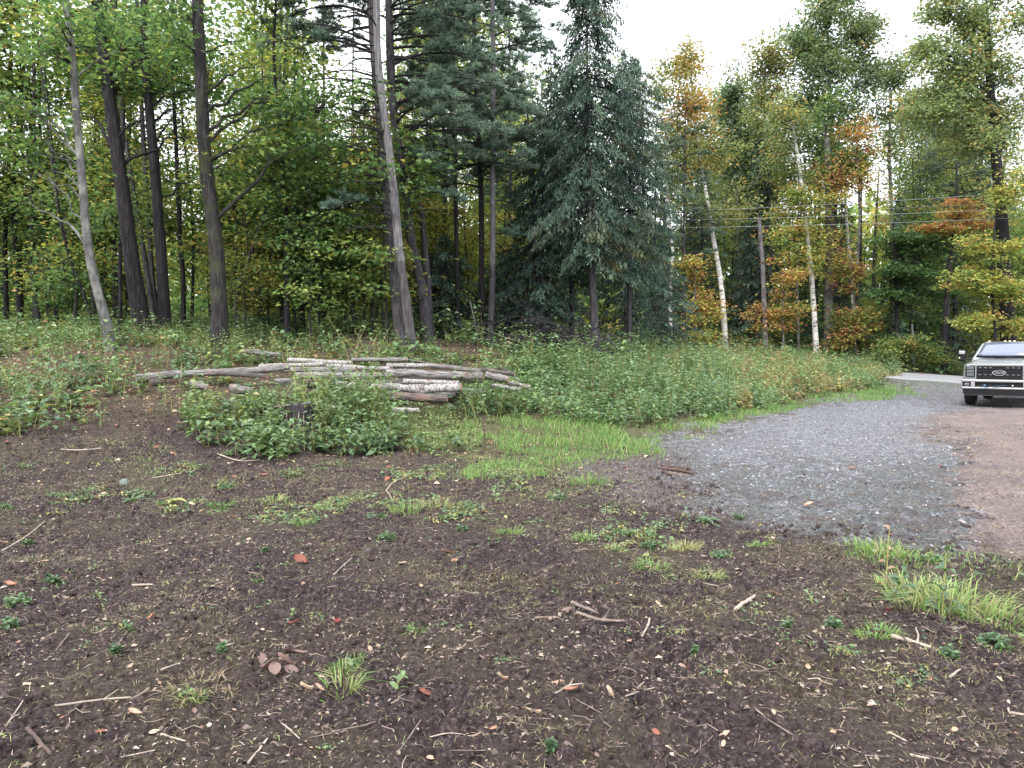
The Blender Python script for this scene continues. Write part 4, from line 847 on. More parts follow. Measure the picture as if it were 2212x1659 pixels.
LM = [(-400, 60, 'by the left border of the wood'), (60, 180, 'left of the grey leaning trunk'), (180, 270, 'behind the grey leaning trunk'), (270, 345, 'behind the black leaning trunk'), (345, 420, 'behind the forked trunk'), (420, 500, 'behind the mossy trunk'),
      (500, 600, 'right of the mossy trunk'), (600, 700, 'amid the mossy trunk and pines'), (700, 800, 'left of the pine cluster'), (800, 900, 'behind the pine cluster'), (900, 1000, 'right of the pine cluster'),
      (1000, 1100, 'behind the slim mottled trunk'), (1100, 1220, 'above the brush pile'), (1220, 1340, 'behind the tall spruce'), (1340, 1440, 'right of the tall spruce'), (1440, 1540, 'behind the first birch'), (1540, 1620, 'behind the curved white birch'),
      (1620, 1700, 'behind the pale snag'), (1700, 1780, 'behind the peeling birch'), (1780, 1870, 'behind the smooth grey trunk'), (1870, 1960, 'behind the layered green maple'), (1960, 2060, 'beyond the bend of the road'), (2060, 2140, 'above the pickup'), (2140, 2900, 'behind the huge dark trunk')]
KW = {'green': 'slender green maple', 'yellow': 'slender yellow green maple', 'orange': 'slender orange maple', 'tall': 'tall high crowned green maple', 'sapling': 'bushy green sapling', 'sapling_gold': 'bushy golden sapling', 'aspen': 'tall pale aspen', 'conifer': 'dark narrow fir', 'pine': 'feathery white pine'}
DW = [(0, 23, 'front row'), (23, 30, 'a few steps inside'), (30, 40, 'well inside'), (40, 50, 'midway back'), (50, 62, 'deep inside'), (62, 200, 'far back')]
PROT = {}
SIZEW = ['', 'small ', 'large ', 'leaning ']
def place(kind, px, d, sc=1.0, rz=None, rng=R0):
    var = rng.integers(0, 2); key = (kind, int(var)) if kind in ('green', 'yellow', 'sapling', 'tall') else (kind, 0)
    x = (px - CX) / FPX * d; b = on(x, d); rz = rng.uniform(0, 2 * PI) if rz is None else rz
    lm = next(t for a, c, t in LM if a <= px < c or t is LM[-1][2]); dw = next(t for a, c, t in DW if a <= d < c)
    size = 'small ' if sc < .88 else 'large ' if sc > 1.14 else ''
    lab = f'{size}{KW[kind]} {lm}, {dw}'
    g = f'{KW[kind]}s of the wood'
    if lab in USED:
        for alt in ('crooked', 'straight', 'thin', 'sturdy', 'sparse', 'full', 'leafier', 'twisted', 'narrow', 'spreading', 'lopsided', 'shaded', 'sunlit'):
            l2 = f'{alt} {lab}'
            if l2 not in USED and len(l2.split()) <= 14: break
        lab = l2
    USED.add(lab)
    if key not in PROT:
        r = proto(kind, 500 + len(PROT) * 7); PROT[key] = r
        r.location = tuple(float(c) for c in b); r.rotation_euler = (0, 0, rz); r.scale = (sc, sc, sc); r['label'] = lab; r['group'] = g
        return r
    return copy_tree(PROT[key], b, rz, sc, lab, g)
RB = np.random.default_rng(77)
def fill(n, px0, px1, d0, d1, kinds, probs, mind=1.6, smin=.8, smax=1.25):
    pts = []; tries = 0
    while len(pts) < n and tries < n * 60:
        tries += 1
        d = math.sqrt(RB.uniform(d0 ** 2, d1 ** 2)); px = RB.uniform(px0, px1); x = (px - CX) / FPX * d
        if all((x - a) ** 2 + (d - b) ** 2 > mind ** 2 for a, b in pts):
            pts.append((x, d)); kk = RB.choice(kinds, p=probs); sc_ = RB.uniform(smin, smax)
            if 655 < px < 850 and d < 60 and 'sapling' not in kk: sc_ *= .30 + d * .008
            place(kk, px, d, sc_, rng=RB)
fill(18, -220, 820, 22.5, 31, ['green', 'yellow', 'sapling', 'tall'], [.36, .26, .34, .04])
fill(24, -200, 1080, 31, 46, ['green', 'yellow', 'orange', 'tall', 'sapling', 'sapling_gold'], [.30, .36, .05, .07, .1, .12], 2.2)
fill(18, -180, 1100, 46, 68, ['green', 'yellow', 'tall', 'aspen', 'orange'], [.3, .45, .1, .1, .05], 3)  # more yellow kinds farther back: leaf colour also carries the backlight
fill(16, 560, 1000, 25, 44, ['sapling_gold', 'sapling', 'yellow'], [.6, .2, .2], 1.5, .9, 1.5)  # yellow leaf tint also paints in the backlit brightness between these trunks
fill(14, 0, 560, 26, 44, ['sapling_gold', 'sapling', 'yellow'], [.4, .4, .2], 1.5, .9, 1.5)
fill(9, 930, 1330, 30, 48, ['green', 'yellow', 'conifer', 'sapling_gold'], [.25, .35, .15, .25], 2.4)
fill(9, 1100, 1480, 34, 60, ['conifer', 'green', 'pine', 'yellow'], [.35, .25, .15, .25], 2.4, .75, 1.0)
fill(16, 480, 860, 20.5, 27, ['sapling', 'sapling_gold', 'green'], [.5, .25, .25], 1.2)
fill(26, 1400, 2350, 48, 60, ['green', 'yellow', 'conifer', 'sapling', 'aspen'], [.32, .24, .2, .08, .16], 2.4, .8, 1.1)
fill(26, 1420, 2400, 58, 76, ['conifer', 'aspen', 'green', 'tall'], [.25, .35, .2, .2], 3, .75, .98)
fill(14, 1420, 2350, 45.5, 50, ['sapling', 'sapling_gold', 'conifer'], [.45, .35, .2], 1.6, .55, 1.0)
fill(6, 1960, 2500, 52, 66, ['aspen', 'tall', 'pine'], [.5, .25, .25], 3, 1.0, 1.2)
for a in (('sapling_gold', 935, 27, 1.4), ('sapling_gold', 1010, 26, 1.3), ('sapling_gold', 1085, 29, 1.5), ('yellow', 960, 33, .7), ('sapling_gold', 745, 25, 1.2), ('sapling_gold', 690, 27, 1.5), ('sapling_gold', 1120, 31, 1.3), ('sapling', 640, 23, 1.2), ('pine', 960, 27, .8), ('pine', 1100, 33, .85), ('green', 620, 21, .95), ('yellow', 980, 30, .8), ('orange', 765, 23.2, .66), ('orange', 806, 23.6, .72), ('orange', 120, 34, .8), ('pine', 2060, 50, 1.05), ('conifer', 1640, 50, .95), ('conifer', 1620, 54, .9)): place(*a, rng=RB)

# far wood that reads as one mass
def far_wood():
    rng = np.random.default_rng(5); g = Geo()
    for az0, az1, r0, r1, n, h in ((-62, -3, 70, 95, 24000, 11), (-3, 12, 66, 90, 13000, 10), (12, 58, 78, 105, 34000, 13), (-62, 58, 66, 80, 22000, 3.5)):
        az = np.radians(rng.uniform(az0, az1, n)); r = rng.uniform(r0, r1, n); x = r * np.sin(az); y = r * np.cos(az)
        hh = h * (.7 + .6 * fbm(az * 14, az * 0, 3, 4)); z = base_z(x, y) + hh * rng.uniform(0, 1, n) ** .9
        c = np.c_[x, y, z]; L = rng.uniform(.4, .95, n)
        V, F = leafquads(c, rng.normal(0, 1, (n, 3)), rng.normal(0, 1, (n, 3)) + [0, 0, .6], L, L * .75)
        t = np.clip(.25 + .5 * fbm(az * 40, z * .3, 3, 8) + rng.normal(0, .06, n), 0, .8); g.add(V, F, 0, np.repeat(t, 4))  # raised tint puts backlight into the leaf colour of the far wood
    for k in range(150):
        az = math.radians(rng.uniform(-60, 56)); r = rng.uniform(66, 90); x = r * math.sin(az); y = r * math.cos(az); z = float(base_z(x, y)[0])
        V, F = tube(np.array([[x, y, z], [x + rng.normal(0, .4), y, z + 8], [x + rng.normal(0, .6), y, z + 16]]), [.2, .13, .05], 5); g.add(V, F, 1, .5, True)
    g.obj('forest', [LEAF, BARK_DARK], kind='stuff', label='far wood closing the view behind the nearer trees')
far_wood()

# ------------------------------------------------------------------ power lines over the road
for k, (ya, yb) in enumerate(((458, 415), (476, 450), (492, 470), (466, 436))):
    A = P(1430, ya, 45.6); B = P(2212, yb, 40.0); dv = B - A
    t = np.linspace(-1.3, 1.6, 60); pts = A + dv * t[:, None]; pts[:, 2] += ((t - .5) ** 2 - .25) * .35
    V, F = tube(pts, .010 if k != 3 else .005, 5); g = Geo(); g.add(V, F, 0, .5, True)
    lab = ('topmost pale power line across the right trees', 'middle power line crossing the right trees', 'lowest power line crossing the right trees', 'faint thin wire close under the topmost power line')[k]
    g.obj('power_line', simple('cable_%s' % 'abcd'[k], (.24, .25, .26), .5), label=lab, category='cable', group='power lines along the road')

# ------------------------------------------------------------------ pickup truck
def build_truck():
    FL = P(2073, 880, 24.0); ang = math.radians(-38.4)
    ex = np.array([math.cos(ang), math.sin(ang), 0]); ey = np.array([-math.sin(ang), math.cos(ang), 0])
    c0 = np.array([FL[0], FL[1], 0]) + ex * 1.03; zt = float(base_z(c0[0] + ey[0] * 2, c0[1] + ey[1] * 2)[0]) + .005
    root = thing('pickup_truck', 'silver grey heavy pickup truck with black grille parked at the right edge', 'truck', (c0[0], c0[1], zt), rz=ang)
    PAINT = simple('silver_paint', (.33, .35, .355), .30, .55, .5, coat=.6); CHROME = simple('chrome', (.5, .5, .52), .22, 1.0)
    BLK = simple('black_plastic', (.006, .006, .008), .45, spec=.3); RUB = simple('tyre_rubber', (.018, .018, .02), .85); GLS = simple('windshield_glass', (.16, .18, .25), .10, .25, .7, coat=.6)
    LENS = simple('headlight_lens', (.14, .15, .17), .08, .2, .8, coat=1); DKG = simple('dark_metal', (.05, .05, .055), .4, .6); AMB = simple('lamp_lens', (.75, .6, .45), .3); BLU = simple('blue_strap', (.07, .14, .22), .6); RIM = simple('rim_alloy', (.3, .3, .32), .35, .9); BUMP = simple('bumper_metal', (.44, .42, .44), .28, .8)
    def loft(secs, mat, name, parent=root, smooth=False, close=True):
        g = Geo(); n = len(secs[0][1]); V = []
        for y, pts in secs: V += [(x, y, z) for x, z in pts]
        F = [(k * n + i, k * n + (i + 1) % n, (k + 1) * n + (i + 1) % n, (k + 1) * n + i) for k in range(len(secs) - 1) for i in range(n)]
        g.add(V, F, 0, .5, smooth)
        o = None
        me = g.mesh(name, [mat])
        import bmesh
        bm = bmesh.new(); bm.from_mesh(me)
        if close: bmesh.ops.holes_fill(bm, edges=[e for e in bm.edges if e.is_boundary], sides=0)
        bmesh.ops.recalc_face_normals(bm, faces=bm.faces); bm.to_mesh(me); bm.free()
        ob = link(name, me, parent); bv = ob.modifiers.new('edge', 'BEVEL'); bv.width = .018; bv.segments = 2; bv.limit_method = 'ANGLE'; bv.angle_limit = math.radians(25)
        return ob
    def sym(half): return [(-x, z) for x, z in half] + [(x, z) for x, z in reversed(half)]
    def box(x0, x1, y0, y1, z0, z1, mat, name, parent=root, bev=.01):
        g = Geo(); g.add([(x0, y0, z0), (x1, y0, z0), (x1, y1, z0), (x0, y1, z0), (x0, y0, z1), (x1, y0, z1), (x1, y1, z1), (x0, y1, z1)], [(0, 3, 2, 1), (4, 5, 6, 7), (0, 1, 5, 4), (1, 2, 6, 5), (2, 3, 7, 6), (3, 0, 4, 7)])
        o = g.obj(name, mat, parent)
        if bev: b = o.modifiers.new('edge', 'BEVEL'); b.width = bev; b.segments = 2
        return o
    # body: fenders and doors
    body = loft([(.10, sym([(.88, .55), (.93, .62), (.95, .90), (.94, 1.20), (.88, 1.28), (.70, 1.30)])),
                 (.35, sym([(.95, .52), (1.0, .62), (1.01, .95), (.99, 1.24), (.92, 1.31), (.72, 1.345)])),
                 (1.0, sym([(.96, .88), (1.01, .90), (1.02, 1.0), (1.0, 1.27), (.93, 1.35), (.74, 1.395)])),
                 (1.6, sym([(.96, .55), (1.0, .62), (1.01, .95), (1.0, 1.29), (.95, 1.37), (.76, 1.43)])),
                 (1.95, sym([(.96, .50), (1.0, .60), (1.01, .95), (1.0, 1.31), (.97, 1.39), (.80, 1.45)])),
                 (4.6, sym([(.96, .50), (1.0, .60), (1.01, .95), (1.0, 1.31), (.97, 1.40), (.80, 1.42)])),
                 (6.5, sym([(.96, .60), (1.0, .66), (1.01, .95), (1.0, 1.31), (.97, 1.40), (.80, 1.42)]))], PAINT, 'body', smooth=False)
    # hood with a raised centre
    loft([(.06, sym([(.70, 1.24), (.76, 1.255), (.78, 1.275), (.66, 1.30), (.40, 1.305)])), (.30, sym([(.72, 1.25), (.78, 1.31), (.80, 1.345), (.68, 1.385), (.40, 1.375)])),
          (1.0, sym([(.74, 1.25), (.82, 1.36), (.83, 1.40), (.70, 1.445), (.42, 1.425)])), (1.62, sym([(.76, 1.25), (.86, 1.39), (.87, 1.43), (.72, 1.475), (.44, 1.455)]))], PAINT, 'hood', smooth=False)
    cab = loft([(1.72, sym([(.98, 1.30), (.97, 1.40), (.93, 1.44), (.90, 1.45)])), (2.50, sym([(.98, 1.30), (.97, 1.42), (.775, 1.95), (.66, 2.0)])),
                (3.2, sym([(.98, 1.30), (.97, 1.42), (.78, 1.98), (.66, 2.03)])), (4.35, sym([(.98, 1.30), (.97, 1.42), (.77, 1.95), (.66, 2.0)])), (4.55, sym([(.97, 1.30), (.96, 1.40), (.82, 1.88), (.70, 1.92)]))], PAINT, 'cab', smooth=False)
    # windshield: bowed pane standing proud of the cab slope, with rubber border
    def pane(name, mat, off, shrink, parent=cab):
        g = Geo(); nu, nv = 12, 5; V = []
        for j in range(nv):
            f = shrink + (1 - 2 * shrink) * j / (nv - 1); y = 1.76 + .68 * f; z = 1.462 + .50 * f; hw = (.86 - .16 * f) * (1 - shrink * .6)
            for i in range(nu):
                u = -1 + 2 * i / (nu - 1); V.append((u * hw, y + .09 * u * u - .02 - off, z + off * 1.2 - .03 * u * u * f))
        F = [(j * nu + i, j * nu + i + 1, (j + 1) * nu + i + 1, (j + 1) * nu + i) for j in range(nv - 1) for i in range(nu - 1)]
        g.add(V, F, 0, .5, True); o = g.obj(name, mat, parent); s = o.modifiers.new('t', 'SOLIDIFY'); s.thickness = .012; return o
    pane('windshield_seal', BLK, .035, 0.0); pane('windshield', GLS, .060, .06)
    for s in (-1, 1):
        g = Geo(); g.add([(s * .985, 2.1, 1.43), (s * .985, 4.3, 1.43), (s * .815, 4.2, 1.88), (s * .815, 2.62, 1.88)], [(0, 1, 2, 3)]); o = g.obj('side_window', GLS, cab); q = o.modifiers.new('t', 'SOLIDIFY'); q.thickness = .02
    # grille
    gr = box(-.60, .60, -.015, .12, .84, 1.245, BLK, 'grille')
    for z in (.885, .955, 1.075, 1.145, 1.215): box(-.585, .585, -.035, -.018, z, z + .022, BLK, 'grille_bar', gr, .004)
    for x in (-.50, -.36, -.22, .22, .36, .50):
        for z in (.968, 1.185): box(x - .035, x + .035, -.045, -.036, z, z + .012, CHROME, 'marker_bar', gr, 0)
    def disc(name, mat, cx, cz, rx, rz, y, dep, parent, ring=0.0):
        g = Geo(); n = 28; a = np.linspace(0, 2 * PI, n, endpoint=False)
        def R(f, yy): return np.c_[cx + rx * f * np.cos(a), np.full(n, yy), cz + rz * f * np.sin(a)]
        rings = [R(1, y + dep), R(1, y)] + ([R(ring, y), R(ring, y + dep * .8)] if ring else [R(.5, y - .004), R(.01, y - .004)])
        V = np.concatenate(rings); F = [(k * n + i, k * n + (i + 1) % n, (k + 1) * n + (i + 1) % n, (k + 1) * n + i) for k in range(3) for i in range(n)]
        g.add(V, F, 0, .5); return g.obj(name, mat, parent)
    em = disc('emblem', DKG, 0, 1.035, .155, .068, -.062, .03, gr); disc('emblem_ring', CHROME, 0, 1.035, .18, .085, -.072, .04, em, .84)
    tx = bpy.data.curves.new('lettering', 'FONT'); tx.body = 'Ford'; tx.size = .115; tx.align_x = 'CENTER'; tx.align_y = 'CENTER'; tx.extrude = .003; tx.shear = .3; tx.materials.append(CHROME)
    tmp = bpy.data.objects.new('lettering_curve', tx); me_t = bpy.data.meshes.new_from_object(tmp); bpy.data.objects.remove(tmp)
    to = link('lettering', me_t, em, (0, -.072, 1.035)); to.rotation_euler = (PI / 2, 0, 0)
    for s in (-1, 1):
        h = box(min(s * .62, s * .90), max(s * .62, s * .90), .0, .16, .90, 1.235, BLK, 'headlight')
        for z in (.925, 1.03, 1.135): box(min(s * .67, s * .86), max(s * .67, s * .86), -.02, .0, z, z + .085, LENS, 'lamp_lens', h, .006)
        box(min(s * .60, s * .63), max(s * .60, s * .63), -.02, .05, .86, 1.25, PAINT, 'grille_surround', gr, .004)
        # bumper corner
    bu = box(-.99, .99, -.14, .10, .745, .83, BUMP, 'bumper', bev=.025)
    box(-.98, .98, -.13, .09, .535, .60, BUMP, 'bumper_rail', bu, .02)
    for x0, x1 in ((-.99, -.955), (-.73, -.62), (.62, .73), (.955, .99)): box(x0, x1, -.135, .08, .60, .745, BUMP, 'bumper_post', bu, .012)
    box(-.955, .955, -.06, .05, .60, .745, BLK, 'bumper_recess', bu, 0)
    for s in (-1, 1): disc('fog_lamp', LENS, s * .84, .67, .075, .05, -.085, .03, bu)
    for s in (-1, 1): box(s * .36 - .03, s * .36 + .03, -.16, -.06, .615, .68, CHROME if s > 0 else BLU, 'tow_hook', bu, .012)
    V, F = tube(np.array([(-.42, -.16, .66), (-.45, -.18, .58), (-.50, -.17, .52), (-.40, -.17, .56), (-.2, -.165, .61), (.05, -.16, .64), (.2, -.16, .66)]), .008, 6); g = Geo(); g.add(V, F, 0, .5, True); g.obj('tow_strap', BLU, bu)
    va = loft([(-.10, sym([(.80, .34), (.93, .38), (.95, .53)])), (.25, sym([(.86, .33), (.98, .38), (1.0, .54)]))], BLK, 'valance')
    box(-.90, .90, -.13, -.09, .335, .355, DKG, 'valance_lip', va, .004)
    for k, (y, s) in enumerate(((1.0, -1), (1.0, 1), (5.06, -1), (5.06, 1))):
        cx = s * .86; g = Geo(); a = np.linspace(0, 2 * PI, 32, endpoint=False)
        prof = [(-.135, .24), (-.15, .36), (-.135, .405), (-.10, .425), (.10, .425), (.135, .405), (.15, .36), (.135, .24)]
        V = np.concatenate([np.c_[np.full(32, cx + px_), y + r * np.cos(a), .42 + r * np.sin(a)] for px_, r in prof]); m = len(prof)
        F = [(q * 32 + i, q * 32 + (i + 1) % 32, (q + 1) * 32 + (i + 1) % 32, (q + 1) * 32 + i) for q in range(m - 1) for i in range(32)]
        g.add(V, F, 0, .5, True); w = g.obj('wheel', RUB, root)
        for q in range(32):
            aa = q / 32 * 2 * PI
        r_ = Geo(); V = np.concatenate([np.c_[np.full(32, cx + s * .10), y + r * np.cos(a), .42 + r * np.sin(a)] for r in (.245, .08, .01)]); r_.add(V, [(q * 32 + i, q * 32 + (i + 1) % 32, (q + 1) * 32 + (i + 1) % 32, (q + 1) * 32 + i) for q in range(2) for i in range(32)], 0, .5); r_.obj('rim', RIM, w)
    box(-.80, .80, 4.9, 5.2, .34, .48, DKG, 'rear_axle', bev=.02); box(-.75, .75, .9, 1.1, .36, .50, DKG, 'front_axle', bev=.02); box(-.9, .9, .3, 6.3, .50, .60, DKG, 'chassis', bev=.02)
    box(-.9, .9, .55, 1.5, .6, 1.1, DKG, 'wheel_arch_liner', bev=.02)
    for s in (-1, 1):
        mi = box(min(s * 1.19, s * 1.40), max(s * 1.19, s * 1.40), 2.05, 2.17, 1.36, 1.72, BLK, 'mirror', bev=.04)
        box(min(s * 1.20, s * 1.385), max(s * 1.20, s * 1.385), 2.02, 2.06, 1.60, 1.715, CHROME, 'mirror_cap', mi, .015)
        box(min(s * .98, s * 1.20), max(s * .98, s * 1.20), 2.09, 2.13, 1.56, 1.60, BLK, 'mirror_arm', mi, .01); box(min(s * .98, s * 1.20), max(s * .98, s * 1.20), 2.09, 2.13, 1.42, 1.46, BLK, 'mirror_arm', mi, .01)
        box(s * 1.36 - .02, s * 1.36 + .02, 2.02, 2.06, 1.45, 1.50, AMB, 'marker_lamp', mi, .008)
    for x in (-.58, -.13, 0, .13, .58): box(x - .035, x + .035, 2.55, 2.66, 2.01, 2.05, AMB, 'roof_lamp', bev=.012)
    for x0, x1, z0, z1 in ((-.70, -.05, 1.56, 1.50), (.02, .68, 1.56, 1.50)):
        V, F = tube(np.array([(x1, 1.66, z1 + .015), ((x0 + x1) / 2, 1.70, (z0 + z1) / 2), (x0, 1.74, z1)]), [.014, .010, .008], 5); g = Geo(); g.add(V, F, 0, .5, True); g.obj('wiper', BLK, root)
    return root
build_truck()

# ------------------------------------------------------------------ logs, stump, brush
def log(p0, p1, r0, r1, mat, label, name='log', cut=None, bend=.02, rough=.05, seed=0, sides=14, n=16, ends=(True, True), group='logs stacked in the pile', cat='log'):
    rng = np.random.default_rng(seed); p0 = np.array(p0, float); p1 = np.array(p1, float); c = (p0 + p1) / 2; a = p0 - c; b = p1 - c; L = np.linalg.norm(b - a)
    root = thing(name, label, cat, c, group)
    t = np.linspace(0, 1, n)[:, None]; pts = a + (b - a) * t; pts[:, 1] += np.sin(t[:, 0] * PI) * bend * L * rng.choice([-1, 1]); pts[:, 2] += np.sin(t[:, 0] * PI * 2) * bend * .4 * L
    rad = np.linspace(r0, r1, n) * (1 + .06 * np.sin(np.linspace(0, 9, n) + seed))
    V, F = tube(pts, rad, sides, rough, rng); g = Geo(); g.add(V, F, 0, .5, True); me = g.mesh('bark', [mat])
    co = np.c_[np.tile(np.cos(np.linspace(0, 2 * PI, sides, endpoint=False)), n), np.tile(np.sin(np.linspace(0, 2 * PI, sides, endpoint=False)), n)] * .15
    ax = np.repeat(np.linspace(0, L, n), sides); lc = np.c_[co, ax] + seed * 3.7
    at_ = me.attributes.new('logco', 'FLOAT_VECTOR', 'POINT'); at_.data.foreach_set('vector', lc.astype(np.float32).ravel())
    link('bark', me, root)
    for e in (0, 1):
        if ends[e]:
            V, F3, F4 = endcap(pts, rad[-1 if e else 0] * .97, sides, e, .002); g = Geo(); g.add(V, F3, 0, .5); g.add(V, F4, 0, .5); g.obj('cut_end', cut or CUTEND, root)
    return root
LOGS = [  # px0,py0,px1,py1,d0,d1,w0,w1,material,label   (from the photograph; w = thickness in its pixels)
    (836, 806, 1043, 813, 15.6, 15.4, 17, 16, LOG_GREY, 'longest thick grey log in the middle of the right half of the pile'),
    (1049, 811, 1099, 820, 15.3, 15.2, 15, 14, LOG_GREY, 'short grey log with an orange broken face at the right end of the pile'),
    (836, 790, 934, 789, 16.2, 16.1, 9, 8, LOG_BIRCH, 'slim pale log on top, left of the reddish pole'),
    (928, 790, 1046, 801, 16.0, 15.8, 9, 8, LOG_GREY, 'slim reddish grey pole on top of the pile'),
    (1040, 799, 1112, 808, 15.8, 15.6, 9, 7, LOG_DARK, 'slim dark pole running on from the reddish one'),
    (842, 835, 906, 842, 14.9, 14.9, 15, 15, LOG_BIRCH, 'short white birch log at the left of the birch row'),
    (918, 841, 997, 836, 15.0, 14.9, 17, 17, LOG_BIRCH, 'white birch log with a dark red cut end'),
    (872, 824, 992, 828, 15.3, 15.2, 10, 10, LOG_BIRCH, 'thin flaking birch log lying above the birch row'),
    (844, 857, 966, 861, 14.6, 14.5, 17, 16, LOG_DARK, 'dark rotten log near the bottom of the pile, under dry grass'),
    (846, 886, 905, 886, 14.2, 14.1, 10, 9, LOG_BIRCH, 'lowest short birch log half in the grass'),
    (1062, 833, 1125, 841, 15.6, 15.6, 9, 8, LOG_BIRCH, 'pale thin birch log poking out at the right under the grey ones'),
    (1098, 827, 1146, 836, 15.9, 15.8, 8, 7, LOG_BIRCH, 'rightmost small birch log, lying in the weeds'),
    (992, 823, 1042, 822, 15.6, 15.6, 9, 9, LOG_BIRCH, 'short mottled birch log between the birch row and the grey log'),
    (292, 818, 625, 792, 14.6, 15.6, 15, 12, LOG_GREY, 'long weathered fallen trunk stretching left of the pile'),
    (325, 829, 350, 822, 14.5, 14.6, 17, 14, LOG_DARK, 'hollow black rotten butt under the left end of the fallen trunk'),
    (412, 828, 450, 836, 14.3, 14.3, 13, 12, LOG_GREY, 'short grey log lying under the middle of the fallen trunk'),
    (497, 838, 545, 846, 13.8, 13.8, 18, 16, LOG_GREY, 'stubby log with a torn pale end in front of the fallen trunk'),
    (529, 759, 612, 768, 18.0, 17.8, 12, 11, LOG_GREY, 'grey brown log lying apart behind the fallen trunk'),
    (560, 792, 700, 786, 16.2, 16.2, 9, 8, LOG_BIRCH, 'pale thin log leading from the fallen trunk to the pile'),
    (622, 778, 760, 784, 16.8, 16.5, 9, 9, LOG_BIRCH, 'topmost whitish pole at the left of the pile'),
    (610, 800, 770, 798, 16.0, 15.8, 10, 10, LOG_GREY, 'second grey pole from the top at the left of the pile'),
    (640, 812, 840, 812, 15.6, 15.5, 14, 14, LOG_GREY, 'grey log mostly hidden by the leafy bush, left half of the pile'),
    (690, 790, 842, 796, 16.3, 16.0, 8, 8, LOG_BIRCH, 'whitish slim pole vanishing behind the young leafy stems'),
    (470, 806, 575, 812, 15.0, 15.1, 10, 9, LOG_DARK, 'dark thin log shaded beneath the fallen trunk'),
    (720, 832, 842, 836, 15.2, 15.1, 14, 14, LOG_BIRCH, 'birch log behind the dense bush, seen through its leaves'),
    (760, 778, 880, 776, 17.0, 16.8, 8, 7, LOG_GREY, 'rearmost grey pole near the foot of the pines'),
]
for k, (x0, y0, x1, y1, d0, d1, w0, w1, m, lab) in enumerate(LOGS):
    log(P(x0, y0, d0), P(x1, y1, d1), w2r(w0, d0) * 1.12, w2r(w1, d1) * 1.12, m, lab, cut=CUTORANGE if k in (1, 3) else CUTEND, seed=k + 1, bend=.012 if k != 13 else .02, rough=.09 if m is not LOG_BIRCH else .03, n=30 if k == 13 else 16)
# hidden lower layers that carry the pile
pr = np.random.default_rng(3)
for k in range(9):
    x = 690 + k * 34 + pr.uniform(-10, 10); d = 15.9 + pr.uniform(-.2, .5); pa = P(x, 800, d); z = float(base_z(pa[0], pa[1])[0]) + .10
    log((pa[0] - pr.uniform(.5, .9), pa[1], z), (pa[0] + pr.uniform(.5, .9), pa[1] + pr.uniform(-.1, .1), z + .03), .10, .09, (LOG_GREY, LOG_DARK, LOG_BIRCH)[k % 3],
        ['dark', 'grey', 'pale', 'mossy', 'brown', 'rough', 'split', 'short', 'thick'][k] + ' bottom log carrying the pile, seen only through gaps', seed=40 + k, bend=.01)
# stump
def stump():
    b = G(642, 925); rng = np.random.default_rng(9); root = thing('tree_stump', 'rotten tree stump with a tilted dark top and stringy pale bark, wrapped in weeds', 'stump', b)
    n, s = 9, 26; a = np.linspace(0, 2 * PI, s, endpoint=False); V = []
    for i in range(n):
        f = i / (n - 1); r = .27 * (1 + .5 * math.exp(-f * 5)) * (1 + .09 * np.cos(a * 5) + rng.normal(0, .03, s)); h = -.12 + f * .46
        V.append(np.c_[r * np.cos(a), r * np.sin(a) * .9, h + f * (.10 * np.cos(a + .8) + rng.normal(0, .05 if i == n - 1 else .012, s))])
    V = np.concatenate(V); F = [(i * s + j, i * s + (j + 1) % s, (i + 1) * s + (j + 1) % s, (i + 1) * s + j) for i in range(n - 1) for j in range(s)]
    g = Geo(); g.add(V, F, 0, .5, True); g.obj('bark', BARK_PINE, root)
    top = V[-s:]; c = top.mean(0) - [0, 0, .05]; g = Geo(); g.add(np.r_[top * [.96, .96, 1], [c]], [(j, (j + 1) % s, s) for j in range(s)]); g.obj('stump_top', STICKDARK, root)
    for k in range(26):
        q = a[rng.integers(0, s)]; p = np.array([.29 * math.cos(q), .26 * math.sin(q), rng.uniform(.15, .36)]); e = p + [rng.normal(0, .03) + .05 * math.cos(q), .05 * math.sin(q), -rng.uniform(.08, .25)]
        V2, F2 = tube(np.array([p, (p + e) / 2 + rng.normal(0, .012, 3), e]), [.009, .007, .003], 4); g = Geo(); g.add(V2, F2, 0, .5); g.obj('bark_strip', STICKPALE if k % 2 else BARK_PALE, root)
    link2 = log(b + [-.35, -.12, .38], b + [.30, -.2, .46], .028, .02, LOG_GREY, 'thin pole resting across the top of the rotten stump', 'branch', seed=66, sides=8, ends=(False, False), group=None, cat='branch')
stump()
